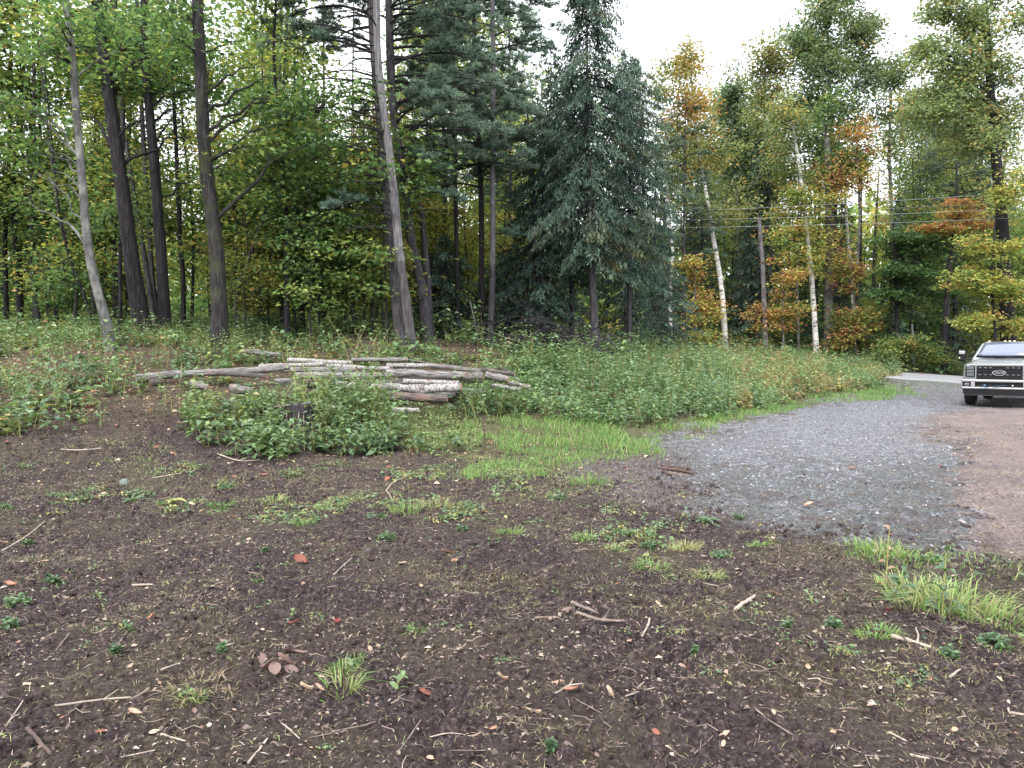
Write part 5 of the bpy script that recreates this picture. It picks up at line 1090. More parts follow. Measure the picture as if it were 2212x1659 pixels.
# brush pile of dead conifer limbs
def brush():
    c = at(1165, 775, 23.6); root = thing('brush_pile', 'tangled heap of dead grey branches under the hemlock', 'brush pile', c); rng = np.random.default_rng(13); protos = []
    for k in range(10):
        g = Geo(); L = rng.uniform(1.6, 3.4); t = np.linspace(-.5, .5, 9); pts = np.c_[t * L, rng.normal(0, .05, 9), .25 * L * (.25 - t ** 2) + rng.normal(0, .03, 9)]
        V, F = tube(pts, np.linspace(.035, .010, 9), 5, .05, rng); g.add(V, F, 0, .5, True)
        for q in range(9):
            i = rng.integers(2, 9); e = pts[i] + [rng.uniform(.1, .5), rng.normal(0, .35), rng.normal(0, .25)]; V, F = tube(np.array([pts[i], (pts[i] + e) / 2 + rng.normal(0, .04, 3), e]), [.011, .008, .003], 3); g.add(V, F, 0, .5)
        protos.append(g.mesh('branch', [BARK_PINE if k % 2 else BARK_DARK]))
    for k in range(95):
        x = rng.normal(0, 1.15); o = link('branch', protos[k % 10], root, (x, rng.normal(0, .6), rng.uniform(.05, 1.1) * math.exp(-(x / 1.9) ** 2)))
        o.rotation_euler = (rng.normal(0, .5), rng.normal(0, .35), rng.uniform(0, 2 * PI)); s = rng.uniform(.45, 1.0); o.scale = (s, s, s)
brush()
log(P(1075, 795, 17.5), P(1160, 846, 15.8), .03, .008, LOG_DARK, 'arched thin branch hooking down at the right end of the pile', 'branch', bend=.09, seed=51, ends=(0, 0), sides=7, group=None, cat='branch')
log(P(846, 772, 17), P(1000, 796, 16.6), .02, .014, LOG_GREY, 'long thin branch lying on top of the log pile', 'branch', bend=.01, seed=52, ends=(0, 0), sides=7, group=None, cat='branch')
for k, (x0, y0, x1, y1, lab) in enumerate([(750, 650, 802, 760, 'pale thin dead branch leaning at the right foot of the pines'), (960, 716, 1000, 768, 'bent pale branch leaning near the small hemlock'), (1010, 700, 1130, 740, 'bare branch sloping out of the heap of brush'), (858, 720, 930, 775, 'thin fallen branch at the foot of the pine pair')]):
    log(P(x0 if k else 1015, y0, 23), P(x1 if k else 1040, y1, 22.5), .016, .01, LOG_GREY, lab, 'branch', bend=.04, seed=54 + k, ends=(0, 0), sides=6, group=None, cat='branch')

# ------------------------------------------------------------------ sticks and wood pieces on the soil
STICKS = [  # list of pixel points, thickness px, material, wording
    ([(349, 1455), (420, 1417)], 7, STICKPALE, 'thick pale broken stick'), ([(118, 1532), (200, 1520), (283, 1514)], 8, STICKPALE, 'long bent pale stick'), ([(282, 1522), (322, 1494)], 10, STICKM, 'short thick brown stick'),
    ([(463, 1369), (553, 1322)], 3, STICKM, 'thin straight twig'), ([(4, 1196), (50, 1170), (96, 1131)], 4, STICKPALE, 'thin crooked twig'), ([(59, 1518), (30, 1560), (0, 1612)], 4, STICKPALE, 'curved thin twig'),
    ([(577, 1555), (616, 1585), (647, 1616)], 5, STICKPALE, 'crooked twig'), ([(537, 1659), (578, 1614)], 9, STICKPALE, 'stout pale stick end'), ([(255, 1651), (345, 1628)], 5, STICKPALE, 'slim pale stick'),
    ([(349, 1596), (400, 1608)], 6, STICKPALE, 'short flat splinter'), ([(474, 1459), (495, 1480), (506, 1514)], 7, STICKM, 'bent brown stick'), ([(559, 1558), (616, 1528)], 3, STICKM, 'thin twig'),
    ([(667, 1610), (792, 1581)], 4, STICKM, 'long thin reddish twig'), ([(59, 1589), (110, 1659)], 12, STICKDARK, 'dark rotten stick'), ([(286, 1269), (330, 1269)], 7, STICKPALE, 'short pale wood splinter'),
    ([(1236, 1318), (1289, 1341)], 13, STICKM, 'thick blunt stick'), ([(1150, 1335), (1206, 1345)], 7, STICKM, 'knotty short stick'), ([(1246, 1341), (1300, 1358), (1348, 1357)], 10, STICKM, 'thick smooth stick'),
    ([(1403, 1341), (1398, 1365), (1387, 1392)], 8, STICKPALE, 'short upright looking stick'), ([(1199, 1512), (1226, 1491), (1258, 1487)], 6, STICKPALE, 'pale forked stick piece'), ([(1352, 1504), (1414, 1496)], 5, STICKPALE, 'pale thin stick'),
    ([(1377, 1489), (1395, 1477), (1430, 1485)], 4, STICKPALE, 'hooked pale twig'), ([(928, 1587), (970, 1583), (1016, 1598)], 4, STICKPALE, 'wavy pale twig'), ([(912, 1561), (885, 1608), (857, 1651)], 5, STICKM, 'bent twig standing out of the soil'),
    ([(720, 1596), (800, 1580), (853, 1557)], 4, STICKM, 'long reddish twig'), ([(963, 1628), (1065, 1630)], 3, STICKM, 'straight thin twig'), ([(834, 1067), (845, 1050), (881, 1032)], 5, STICKPALE, 'pale forked twig on the litter'),
    ([(834, 1067), (846, 1086)], 5, STICKPALE, 'short pale twig'), ([(1230, 1585), (1253, 1571)], 4, STICKM, 'short bent twig'), ([(1073, 1557), (1130, 1560), (1187, 1569)], 3, STICKM, 'curved thin twig'), ([(1242, 1518), (1300, 1543)], 4, STICKM, 'twig under a dry leaf'),
    ([(1589, 1314), (1630, 1290)], 13, STICKPALE, 'short pale wood chunk'), ([(1628, 1545), (1670, 1575), (1712, 1604)], 6, STICKM, 'long thin brown stick'), ([(1612, 1388), (1663, 1355)], 3, STICKM, 'slim twig'), ([(1612, 1392), (1651, 1420)], 3, STICKM, 'thin pale twig'),
    ([(1424, 1014), (1460, 1018), (1498, 1027)], 11, STICKDARK, 'dark weathered bark slab'), ([(2052, 1465), (2075, 1447)], 8, STICKPALE, 'pale broken splinter'), ([(1922, 1596), (1957, 1612)], 7, STICKPALE, 'short straight pale stick'), ([(1906, 1420), (1970, 1434)], 8, STICKM, 'flat brown stick'),
    ([(2178, 1518), (2182, 1542)], 8, STICKPALE, 'short pale wood piece'), ([(2185, 1538), (2212, 1550)], 9, STICKPALE, 'pale stick cut by the border'), ([(1925, 1384), (1961, 1390), (2016, 1402)], 14, STICKPALE, 'long pale splinter'), ([(1968, 1643), (2005, 1655)], 8, STICKPALE, 'pale stick at the bottom'),
    ([(2118, 1522), (2144, 1530)], 6, STICKPALE, 'short pale splinter'), ([(1680, 1180), (1684, 1212)], 3, STICKM, 'thin upright curved twig'), ([(132, 975), (165, 984), (218, 977)], 4, STICKPALE, 'pale curved twig'), ([(290, 840), (340, 836), (378, 840)], 4, STICKPALE, 'pale twig on the weedy litter'),
    ([(470, 985), (520, 1010), (560, 1000)], 5, STICKPALE, 'pale crooked stick at the weed edge'), ([(330, 1034), (420, 1026)], 5, STICKPALE, 'long pale stick in the litter'), ([(1060, 980), (1110, 990)], 4, STICKDARK, 'dark twig in the grass'), ([(1105, 1345), (1155, 1332)], 4, STICKM, 'thin brown stick'),
    ([(1780, 1180), (1830, 1190)], 4, STICKM, 'thin stick on muddy gravel'), ([(1500, 1255), (1560, 1262)], 4, STICKPALE, 'thin pale stick'), ([(250, 1395), (275, 1365)], 4, STICKM, 'small twig'), ([(150, 1375), (120, 1400)], 4, STICKM, 'small bent twig'),
    ([(720, 1240), (760, 1215)], 4, STICKPALE, 'small pale twig'), ([(1500, 1640), (1540, 1600)], 4, STICKM, 'brown twig near the bottom'), ([(1290, 1400), (1330, 1420)], 4, STICKM, 'small dull twig')]
for k, (pp, w, m, word) in enumerate(STICKS):
    g3 = [G(*q) for q in pp]; b = np.mean(g3, 0); d = b[1]; r = w2r(w, math.hypot(d, CAMH)) * .72; rng = np.random.default_rng(200 + k)
    path = resample(np.array(g3) - b, 9) + np.cumsum(rng.normal(0, r * .22, (9, 3)), 0) * np.sin(np.linspace(0, PI, 9))[:, None]; zg = gz(path[:, 0] + b[0], path[:, 1] + b[1]) - b[2]; zl = np.linspace(zg[:3].mean(), zg[-3:].mean(), 9); path[:, 2] = zl + max(0, float((zg - zl).max())) * .55 + r * .7
    V, F = tube(path, np.linspace(r, r * .65, 9) * rng.uniform(.85, 1.15, 9), 7, .10, rng); g = Geo(); g.add(V, F, 0, .5, True)
    for e in (0, 1):
        C, F3, F4 = endcap(path, r * (.65 if e else 1), 7, e); g.add(C, F3, 0, .5); g.add(C, F4, 0, .5)
    if len(pp) > 2 and w > 3 and k % 2:
        q = path[5]; V, F = tube(np.array([q, q + [r * 3, r * 5, r * 1.5], q + [r * 5, r * 11, r * 2.5]]), [r * .5, r * .4, r * .2], 5); g.add(V, F, 0, .5)
    mx, my = np.mean([q[0] for q in pp]), np.mean([q[1] for q in pp])
    nm_ = 'bark_slab' if k == 35 else 'wood_chunk' if w >= 13 else 'stick' if w > 4 else 'twig'
    o = g.obj(nm_, m, label=say(word, mx, my), category=nm_.replace('_', ' '), group='sticks lying on the soil'); o.location = tuple(b)
# extra bark slabs by the gravel
for k, (x0, y0, x1, y1) in enumerate(((1428, 1010, 1490, 1018), (1440, 1024, 1485, 1030))):
    a = G(x0, y0); b_ = G(x1, y1); c = (a + b_) / 2; rng = np.random.default_rng(300 + k)
    g = Geo(); t = np.linspace(0, 1, 9)[:, None]; ctr = (a - c) + (b_ - a) * t; wv = np.array([-.1, .9, 0]) * .05
    top = np.c_[ctr[:, :2], ctr[:, 2] + .045 + rng.normal(0, .005, 9)]
    V = np.concatenate([top - wv, top + wv, top - wv - [0, 0, .03], top + wv - [0, 0, .03]]); n = 9
    F = []
    for i in range(n - 1): F += [(i, i + 1, n + i + 1, n + i), (2 * n + i, 3 * n + i, 3 * n + i + 1, 2 * n + i + 1), (i, 2 * n + i, 2 * n + i + 1, i + 1), (n + i, n + i + 1, 3 * n + i + 1, 3 * n + i)]
    g.add(V, F, 0, .5); o = g.obj('bark_slab', STICKM if k else STICKDARK, label=('upper reddish brown bark slab at the edge of the gravel', 'lower curled bark piece at the edge of the gravel')[k], category='bark', group=None); o.location = tuple(c)

# ------------------------------------------------------------------ fallen leaves, one by one
def leafmesh(kind, rng, curl, tint):
    """curled oval or lobed leaf of unit length, 6 x 5 grid"""
    nu, nv = 9, 5; V = []
    for i in range(nu):
        f = i / (nu - 1); w = math.sin(PI * min(1, f * 1.0) ** .8) ** .9 * .27
        if kind == 'lobed': w *= 1 + .45 * math.sin(f * 15)
        for j in range(nv):
            u = -1 + 2 * j / (nv - 1); V.append((f - .5, u * w, curl * (u * u) * .16 + .10 * curl * math.sin(f * 4 + 1) + (f - .5) ** 2 * curl * .35 + rng.normal(0, .006)))
    F = [(i * nv + j, (i + 1) * nv + j, (i + 1) * nv + j + 1, i * nv + j + 1) for i in range(nu - 1) for j in range(nv - 1)]
    g = Geo(); g.add(V, F, 0, tint, True)
    Vs, Fs = tube(np.array([(-.5, 0, curl * .1), (-.62, .02, .03), (-.78, .05, .02)]), [.012, .01, .008], 3); g.add(Vs, Fs, 0, .2)
    return g
TW = {'pink': (.62, 'pinkish tan'), 'red': (.97, 'red'), 'rust': (.84, 'rust red'), 'orange': (.72, 'orange brown'), 'peach': (.52, 'peach coloured'), 'cream': (.57, 'cream coloured'), 'tan': (.42, 'tan'), 'brown': (.22, 'brown'), 'grey': (.20, 'grey'), 'pale': (.58, 'pale')}
LEAVES = [(94, 1216, 30, 'pink'), (25, 1275, 28, 'orange'), (651, 1220, 44, 'rust'), (537, 1169, 18, 'peach'), (718, 1204, 14, 'orange'), (653, 1267, 20, 'pink'), (697, 1288, 16, 'pink'), (224, 1357, 24, 'pale'), (326, 1347, 20, 'orange'), (635, 1355, 24, 'rust'),
          (727, 1357, 26, 'red'), (92, 1053, 18, 'tan'), (216, 1072, 30, 'pale'), (486, 1396, 24, 'brown'), (127, 1563, 30, 'orange'), (208, 1596, 44, 'rust'), (335, 1587, 28, 'peach'), (292, 1565, 34, 'pink'), (59, 1487, 26, 'peach'), (662, 1504, 32, 'cream'),
          (690, 1502, 28, 'tan'), (530, 1479, 20, 'pale'), (92, 1023, 14, 'cream'), (8, 1175, 22, 'cream'), (280, 1450, 18, 'pale'), (910, 1275, 18, 'cream'), (728, 1357, 20, 'red'), (1226, 1330, 28, 'brown'), (932, 1351, 20, 'rust'), (922, 1510, 40, 'rust'),
          (1146, 1540, 58, 'peach'), (1234, 1510, 34, 'orange'), (1316, 1514, 28, 'peach'), (1024, 1585, 38, 'pink'), (1065, 1595, 18, 'orange'), (932, 1628, 28, 'peach'), (1487, 1467, 26, 'red'), (1418, 1590, 24, 'rust'), (1204, 1479, 34, 'tan'), (1085, 1482, 30, 'cream'),
          (1332, 1275, 16, 'orange'), (1275, 1290, 20, 'peach'), (971, 1196, 40, 'tan'), (979, 1222, 26, 'tan'), (869, 1229, 20, 'pale'), (1422, 1316, 24, 'pale'), (1610, 1492, 28, 'peach'), (2008, 1475, 18, 'orange'), (1971, 1467, 14, 'orange'), (2197, 1588, 18, 'orange'),
          (1563, 1594, 28, 'pink'), (1906, 1265, 18, 'orange'), (1675, 1288, 30, 'tan'), (1563, 1622, 20, 'cream'), (1918, 1330, 24, 'rust'), (1681, 1404, 26, 'pink'), (894, 981, 24, 'red'), (185, 888, 28, 'red'), (179, 864, 18, 'red'), (130, 846, 14, 'red'),
          (339, 962, 18, 'red'), (374, 980, 20, 'orange'), (217, 820, 14, 'red'), (96, 743 + 90, 12, 'rust'), (570, 1030, 22, 'orange'), (415, 1093, 26, 'peach'), (510, 1040, 20, 'tan'), (1330, 1122, 14, 'rust'), (955, 1089, 20, 'rust'), (1050, 1110, 16, 'orange'),
          (1745, 1098, 26, 'tan'), (1720, 905, 12, 'orange'), (1840, 1015, 16, 'tan'), (1950, 1130, 18, 'tan'), (2030, 1010, 10, 'red'), (1400, 1230, 18, 'tan'), (1500, 1310, 16, 'peach'), (800, 1430, 20, 'tan'), (1000, 1420, 18, 'cream'), (1745, 1450, 22, 'tan'),
          (2150, 1445, 22, 'peach'), (1360, 1395, 16, 'tan'), (1120, 1390, 16, 'cream'), (420, 1560, 20, 'brown'), (40, 1390, 16, 'tan'), (860, 1640, 22, 'cream'), (1290, 1640, 20, 'brown'), (1800, 1600, 18, 'tan'), (2060, 1600, 22, 'tan'), (1670, 1560, 18, 'pale')]
grey = [(594, 1464, 38, -1.2), (618, 1448, 34, .3), (580, 1448, 36, 2.8), (608, 1432, 34, 1.0), (572, 1430, 40, 2.3), (632, 1458, 30, -.3), (648, 1418, 30, .5), (622, 1424, 26, 1.5)]
gi = 0
gword = ['standing on its tip in the middle', 'flat on the right', 'flat on the left', 'at the back', 'long and dark on the left rim', 'small on the right', 'curled and pinkish, off to the right', 'smallest, at the top']
for k, it in enumerate(LEAVES + [(x, y, s, 'grey') for x, y, s, a in grey]):
    x, y, s, cw = it; rng = np.random.default_rng(900 + k); b = G(x, y); D = math.hypot(b[1], CAMH); size = s / FPX * D * (1.2 if cw == 'grey' else .88); tv, wd = TW[cw]
    kind = 'oval' if (k % 3 or cw == 'grey') else 'lobed'; curl = rng.uniform(.4, 1.5) * rng.choice([-1, 1], p=[.3, .7])
    g = leafmesh(kind, rng, curl, float(np.clip(tv + rng.normal(0, .02), 0, 1)))
    if cw == 'grey': lab = f'grey fallen leaf of the withered cluster, {gword[gi]}'; gi += 1; grp = 'withered grey leaf cluster'
    else: lab = say(f'{wd} {"curled " if abs(curl) > .9 else ""}{"lobed " if kind == "lobed" else ""}leaf', x, y); grp = 'fallen leaves on the soil'
    o = g.obj('fallen_leaf', DRYLEAF, label=lab, category='leaf', group=grp)
    o.location = (b[0], b[1], b[2] + .012 + .05 * size * abs(curl)); o.scale = (size, size, size)
    tilt = rng.normal(0, .28); o.rotation_euler = (tilt, rng.normal(0, .25) - (.5 if k in (12, 25) else 0), rng.uniform(-.6, .6) if s > 26 and cw != 'grey' else (grey[k - len(LEAVES)][3] if cw == 'grey' else rng.uniform(0, 2 * PI)))

# ------------------------------------------------------------------ leafy weeds with every leaf its own part
def bladeleaf(L, W, rng, tint, arch=.35, nu=5):
    V = []
    for i in range(nu + 1):
        f = i / nu; w = W * .5 * (math.sin(PI * (f ** .85)) ** .75 if 0 < f < 1 else .03); x = f * L; z = math.sin(f * 1.9) * arch * L - f * f * arch * L * .9
        V += [(x, -w, z + w * .35), (x, 0, z), (x, w, z + w * .35)]
    F = []
    for i in range(nu):
        a = i * 3; F += [(a, a + 3, a + 4, a + 1), (a + 1, a + 4, a + 5, a + 2)]
    g = Geo(); g.add(V, F, 0, tint, True); return g
WL = {}
def leafproto(key, L, W, tint, arch):
    if key not in WL: WL[key] = bladeleaf(L, W, R0, tint, arch).mesh('leaf', [WEED])
    return WL[key]
def leafy_weed(b, h, nl, L, W, tint, seed, label, name='leafy_weed', lean=.1, group=None, cat='weed', stems=1, droop=.1):
    rng = np.random.default_rng(seed); root = thing(name, label, cat, b, group)
    vs = [bladeleaf(L * q, W * q, rng, float(np.clip(tint + t, 0, 1)), .35).mesh('leaf', [WEED]) for q, t in ((1, 0), (.8, .06), (1.15, -.05))]
    for s in range(stems):
        az = rng.uniform(0, 2 * PI); top = np.array([math.cos(az), math.sin(az), 0]) * h * (lean + .25 * (stems > 1)) + [0, 0, h * rng.uniform(.75, 1)]
        pts = np.array([[0, 0, -.02], top * [.35, .35, .5], top]); pts = resample(pts, 8); V, F = tube(pts, np.linspace(.006, .003, 8), 5); g = Geo(); g.add(V, F, 0, .75, True); g.obj('stem', WEED, root)
        m = max(3, nl // stems)
        for k in range(m):
            f = .18 + .82 * k / (m - 1); p = pts[min(7, int(f * 7))]; o = link('leaf', vs[rng.integers(0, 3)], root, p)
            o.rotation_euler = (rng.normal(0, .2), -(.35 * f + rng.uniform(-.2, .3)) + droop, k * 2.4 + rng.normal(0, .3)); sc = (1.15 - .45 * f) * rng.uniform(.8, 1.15); o.scale = (sc, sc, sc)
    return root
def rosette(b, nl, L, W, tint, seed, label, name='rosette_weed', lift=.5, group=None):
    rng = np.random.default_rng(seed); root = thing(name, label, 'weed', b, group)
    vs = [bladeleaf(L * q, W * q, rng, float(np.clip(tint + t, 0, 1)), .3).mesh('leaf', [WEED]) for q, t in ((1, 0), (.75, .07), (1.1, -.04))]
    for k in range(nl):
        o = link('leaf', vs[k % 3], root, (0, 0, .008)); o.rotation_euler = (rng.normal(0, .2), -lift * rng.uniform(.2, 1.2) * (k / nl), k * 2.4 + rng.normal(0, .2)); s = 1.1 - .5 * k / nl; o.scale = (s, s, s)
    return root
def grass_tuft(b, n, h, R, tint, seed, label, name='grass_tuft', w=.006, group='grass tufts on the soil', spread=.5, leaves=0):
    rng = np.random.default_rng(seed); g = Geo(); r = R * np.sqrt(rng.uniform(0, 1, n)); a = rng.uniform(0, 2 * PI, n)
    x = r * np.cos(a); y = r * np.sin(a) * 1.0; z = gz(b[0] + x, b[1] + y) - b[2]
    bb = np.c_[x, y, z - .005]; hh = h * rng.uniform(.4, 1.1, n); ln = np.c_[np.cos(a), np.sin(a)] * (hh * rng.uniform(.1, spread * 1.6, n))[:, None] + rng.normal(0, .25, (n, 2)) * hh[:, None]
    V, F = blades(bb, hh, ln, w * rng.uniform(.6, 1.3, n), rng); t = np.clip(tint + rng.normal(0, .10, n) + .3 * (rng.uniform(0, 1, n) < .12), 0, 1); g.add(V, F, 0, np.repeat(t, 5))
    if leaves:
        k = leaves; qa = rng.uniform(0, 2 * PI, k); qr = R * .85 * np.sqrt(rng.uniform(0, 1, k)); c = np.c_[qr * np.cos(qa), qr * np.sin(qa), np.zeros(k)]; c[:, 2] = gz(b[0] + c[:, 0], b[1] + c[:, 1]) - b[2] + rng.uniform(.01, .05, k)
        V, F = leafquads(c, np.c_[rng.normal(0, 1, (k, 2)), rng.uniform(-.1, .4, k)], np.c_[rng.normal(0, .4, (k, 2)), np.ones(k)], rng.uniform(.025, .055, k), rng.uniform(.015, .03, k)); g.add(V, F, 1, np.repeat(np.clip(tint - .15 + rng.normal(0, .08, k), 0, 1), 4))
    o = g.obj(name, [GRASS, WEED], label=label, category='grass', group=group); o.location = tuple(float(c) for c in b); return o
# small green tufts and sprouts dotted over the soil: x, y, kind, size px
SPROUTS = [(114, 1267, 'w', 30), (39, 1306, 'w', 50), (24, 1361, 'w', 34), (275, 1363, 'g', 20), (251, 1416, 'w', 22), (479, 1420, 'w', 16), (118, 1075, 'w', 34), (177, 1072, 'w', 30), (490, 1059, 'w', 36), (588, 1086, 'g', 44), (479, 1100, 'g', 40), (215, 1298, 'l', 26),
           (624, 1337, 'l', 34), (573, 1190, 'w', 14), (738, 1462, 'g', 50), (12, 1102, 'w', 34), (290, 1071, 'w', 30), (761, 1083, 'g', 34), (655, 1133, 'g', 40), (412, 1522, 'g', 40), (810, 1126, 'w', 40), (877, 1110, 'g', 60), (940, 1098, 'g', 50), (1073, 1082, 'l', 32),
           (1206, 1079, 'w', 40), (1269, 1051, 'g', 60), (1100, 1153, 'g', 44), (838, 1169, 'w', 40), (1261, 1169, 'g', 40), (1355, 1157, 'w', 30), (1406, 1177, 'w', 44), (1406, 1224, 'g', 54), (1477, 1184, 'g', 50), (900, 1373, 'g', 36), (850, 1494, 'l', 56), (755, 1443, 'g', 44),
           (1596, 1122, 'w', 24), (1483, 1181, 'g', 50), (1557, 1202, 'w', 40), (1530, 1243, 'g', 50), (1757, 1306, 'l', 30), (1906, 1196, 'g', 80), (1800, 1353, 'w', 34), (1895, 1373, 'g', 60), (2052, 1416, 'w', 34), (2146, 1400, 'w', 60), (2008, 1216, 'w', 50), (2071, 1388, 'l', 24),
           (360, 1090, 'g', 30), (700, 1100, 'g', 30), (1000, 1150, 'w', 24), (1640, 1180, 'g', 34), (1190, 1642, 'w', 14), (1700, 1360, 'w', 20), (60, 1180, 'w', 20), (1500, 1430, 'w', 12), (1840, 1420, 'g', 34), (2190, 1380, 'g', 40), (560, 1260, 'g', 22), (1330, 1190, 'g', 34)]
for k, (x, y, kd, s) in enumerate(SPROUTS):
    b = G(x, y); D = math.hypot(b[1], CAMH); R = s / FPX * D
    if kd == 'g': grass_tuft(b, int(26 + s * 2.2), R * .50, R * .60, .50 + .20 * ((k * 7) % 5 - 2) / 2, 1300 + k, say('small green and straw grass tuft', x, y), w=.004 + .0004 * D, spread=1.3, leaves=8)
    elif kd == 'w': grass_tuft(b, int(14 + s * .5), R * .4, R * .55, .35, 1300 + k, say('low green weed sprout', x, y), 'weed_tuft', w=.004 + .0004 * D, spread=.9, leaves=int(16 + s * 1.3), group='low weed sprouts on the soil')
    else: leafy_weed(b, R * .7, 7, R * .6, R * .3, .40, 1300 + k, say('little broad leaved weed', x, y), lean=.5, group='little broad leaved weeds on the soil')
rosette(G(1523, 1130), 16, .16, .035, .12, 1501, 'blue green star-shaped rosette of narrow leaves at the edge of the gravel')
# grass clump at the right with leaves in it
b = G(2050, 1310)
grass_tuft(b, 420, .20, .34, .56, 1601, 'largest arching grass clump near the right border of the soil', 'grass_clump', w=.009, spread=1.2, leaves=20, group=None)
grass_tuft(G(2150, 1340), 230, .14, .22, .54, 1602, 'smaller grass clump right of and nearer than the largest one', 'grass_clump', w=.008, spread=.9, leaves=14, group=None)
grass_tuft(G(1975, 1275), 200, .13, .25, .58, 1603, 'thin grass clump left of the largest arching one', 'grass_clump', w=.008, spread=.9, leaves=14, group=None)
grass_tuft(G(1925, 1205), 280, .11, .40, .46, 1604, 'wide fresh green grass patch beyond the largest arching clump', 'grass_clump', w=.008, spread=.6, leaves=30, group=None)
grass_tuft(G(2120, 1225), 150, .09, .45, .46, 1605, 'sparse grass and clover patch at the edge of the dirt track', 'grass_clump', w=.008, spread=.6, leaves=60, group=None)
grass_tuft(G(430, 1490), 130, .05, .17, .88, 1606, 'nest of bleached straw around one green blade', 'straw_tuft', w=.006, spread=2.4, group=None)
grass_tuft(G(740, 1500), 60, .12, .08, .62, 1607, 'limp yellowed grass tuft drooping beside the cream leaf', 'straw_tuft', w=.008, spread=1.2, group=None)
leafy_weed(G(2035, 1330), .42, 16, .13, .045, .18, 1611, 'tall dark stemmed weed rising out of the largest grass clump', 'tall_weed', lean=.06)
leafy_weed(G(1935, 1300), .20, 12, .12, .045, .10, 1612, 'blue green broad leaved weed at the left foot of the largest grass clump', lean=.3)
leafy_weed(G(1915, 1240), .34, 7, .06, .045, .93, 1613, 'thin tall weed with round reddish leaves by the muddy gravel', 'tall_weed', lean=.06)
for k, (x0, y0, h, ln, lab) in enumerate(((2130, 1482, .30, -.25, 'dark bare bent stem poking up from the soil at the right'), (1988, 1452, .17, -.1, 'short dark dead stem near the long pale splinter'), (2005, 1448, .18, .05, 'second short dark dead stem near the long pale splinter'), (1047, 978, .55, -.03, 'withered upright dead stalk at the grass edge'), (105, 960, .55, .0, 'thin bare stem standing in the litter at the left'), (425, 945, .6, .0, 'thin bare stem with few leaves left of the weedy stump'))):
    b = G(x0, y0); V, F = tube(resample(np.array([(0, 0, -.02), (ln * .3, 0, h * .6), (ln, .02, h)]), 8), np.linspace(.007, .003, 8) * (2.2 if k == 3 else 1), 5); g = Geo(); g.add(V, F, 0, .5, True)
    rng = np.random.default_rng(k)
    if k == 3:
        n = 40; c = np.c_[rng.normal(0, .025, (n, 2)), rng.uniform(.1, h, n)]; V, F = leafquads(c, rng.normal(0, 1, (n, 3)), rng.normal(0, 1, (n, 3)), .05, .02); g.add(V, F, 1, .4)
    o = g.obj('dead_stem', [STICKDARK, LITTER], label=lab, category='stem'); o.location = tuple(b)
# pale mullein-like plant with grey lump
rosette(G(376 * .995, 1090), 12, .14, .05, .75, 1621, 'grey green rosette with limp pale leaves below the small grey lump')
b = G(268, 1048); g = Geo(); a = np.linspace(0, 2 * PI, 14, endpoint=False); prof = [(.0, -.02), (.048, -.01), (.050, .02), (.040, .05), (.022, .068), (.004, .072)]
V = np.concatenate([np.c_[r * np.cos(a), r * np.sin(a), np.full(14, z)] for r, z in prof]); g.add(V, [(q * 14 + i, q * 14 + (i + 1) % 14, (q + 1) * 14 + (i + 1) % 14, (q + 1) * 14 + i) for q in range(5) for i in range(14)], 0, .5, True)
o = g.obj('stone', simple('lichen_stone', (.15, .18, .155), .9, ns=20, nv=.3), label='small smooth grey green stone standing upright in the litter at the left', category='stone'); o.location = tuple(b)
rosette(G(285, 1085), 14, .17, .03, .22, 1622, 'spiky rosette of narrow green leaves just in front of the small grey stone', lift=.9)

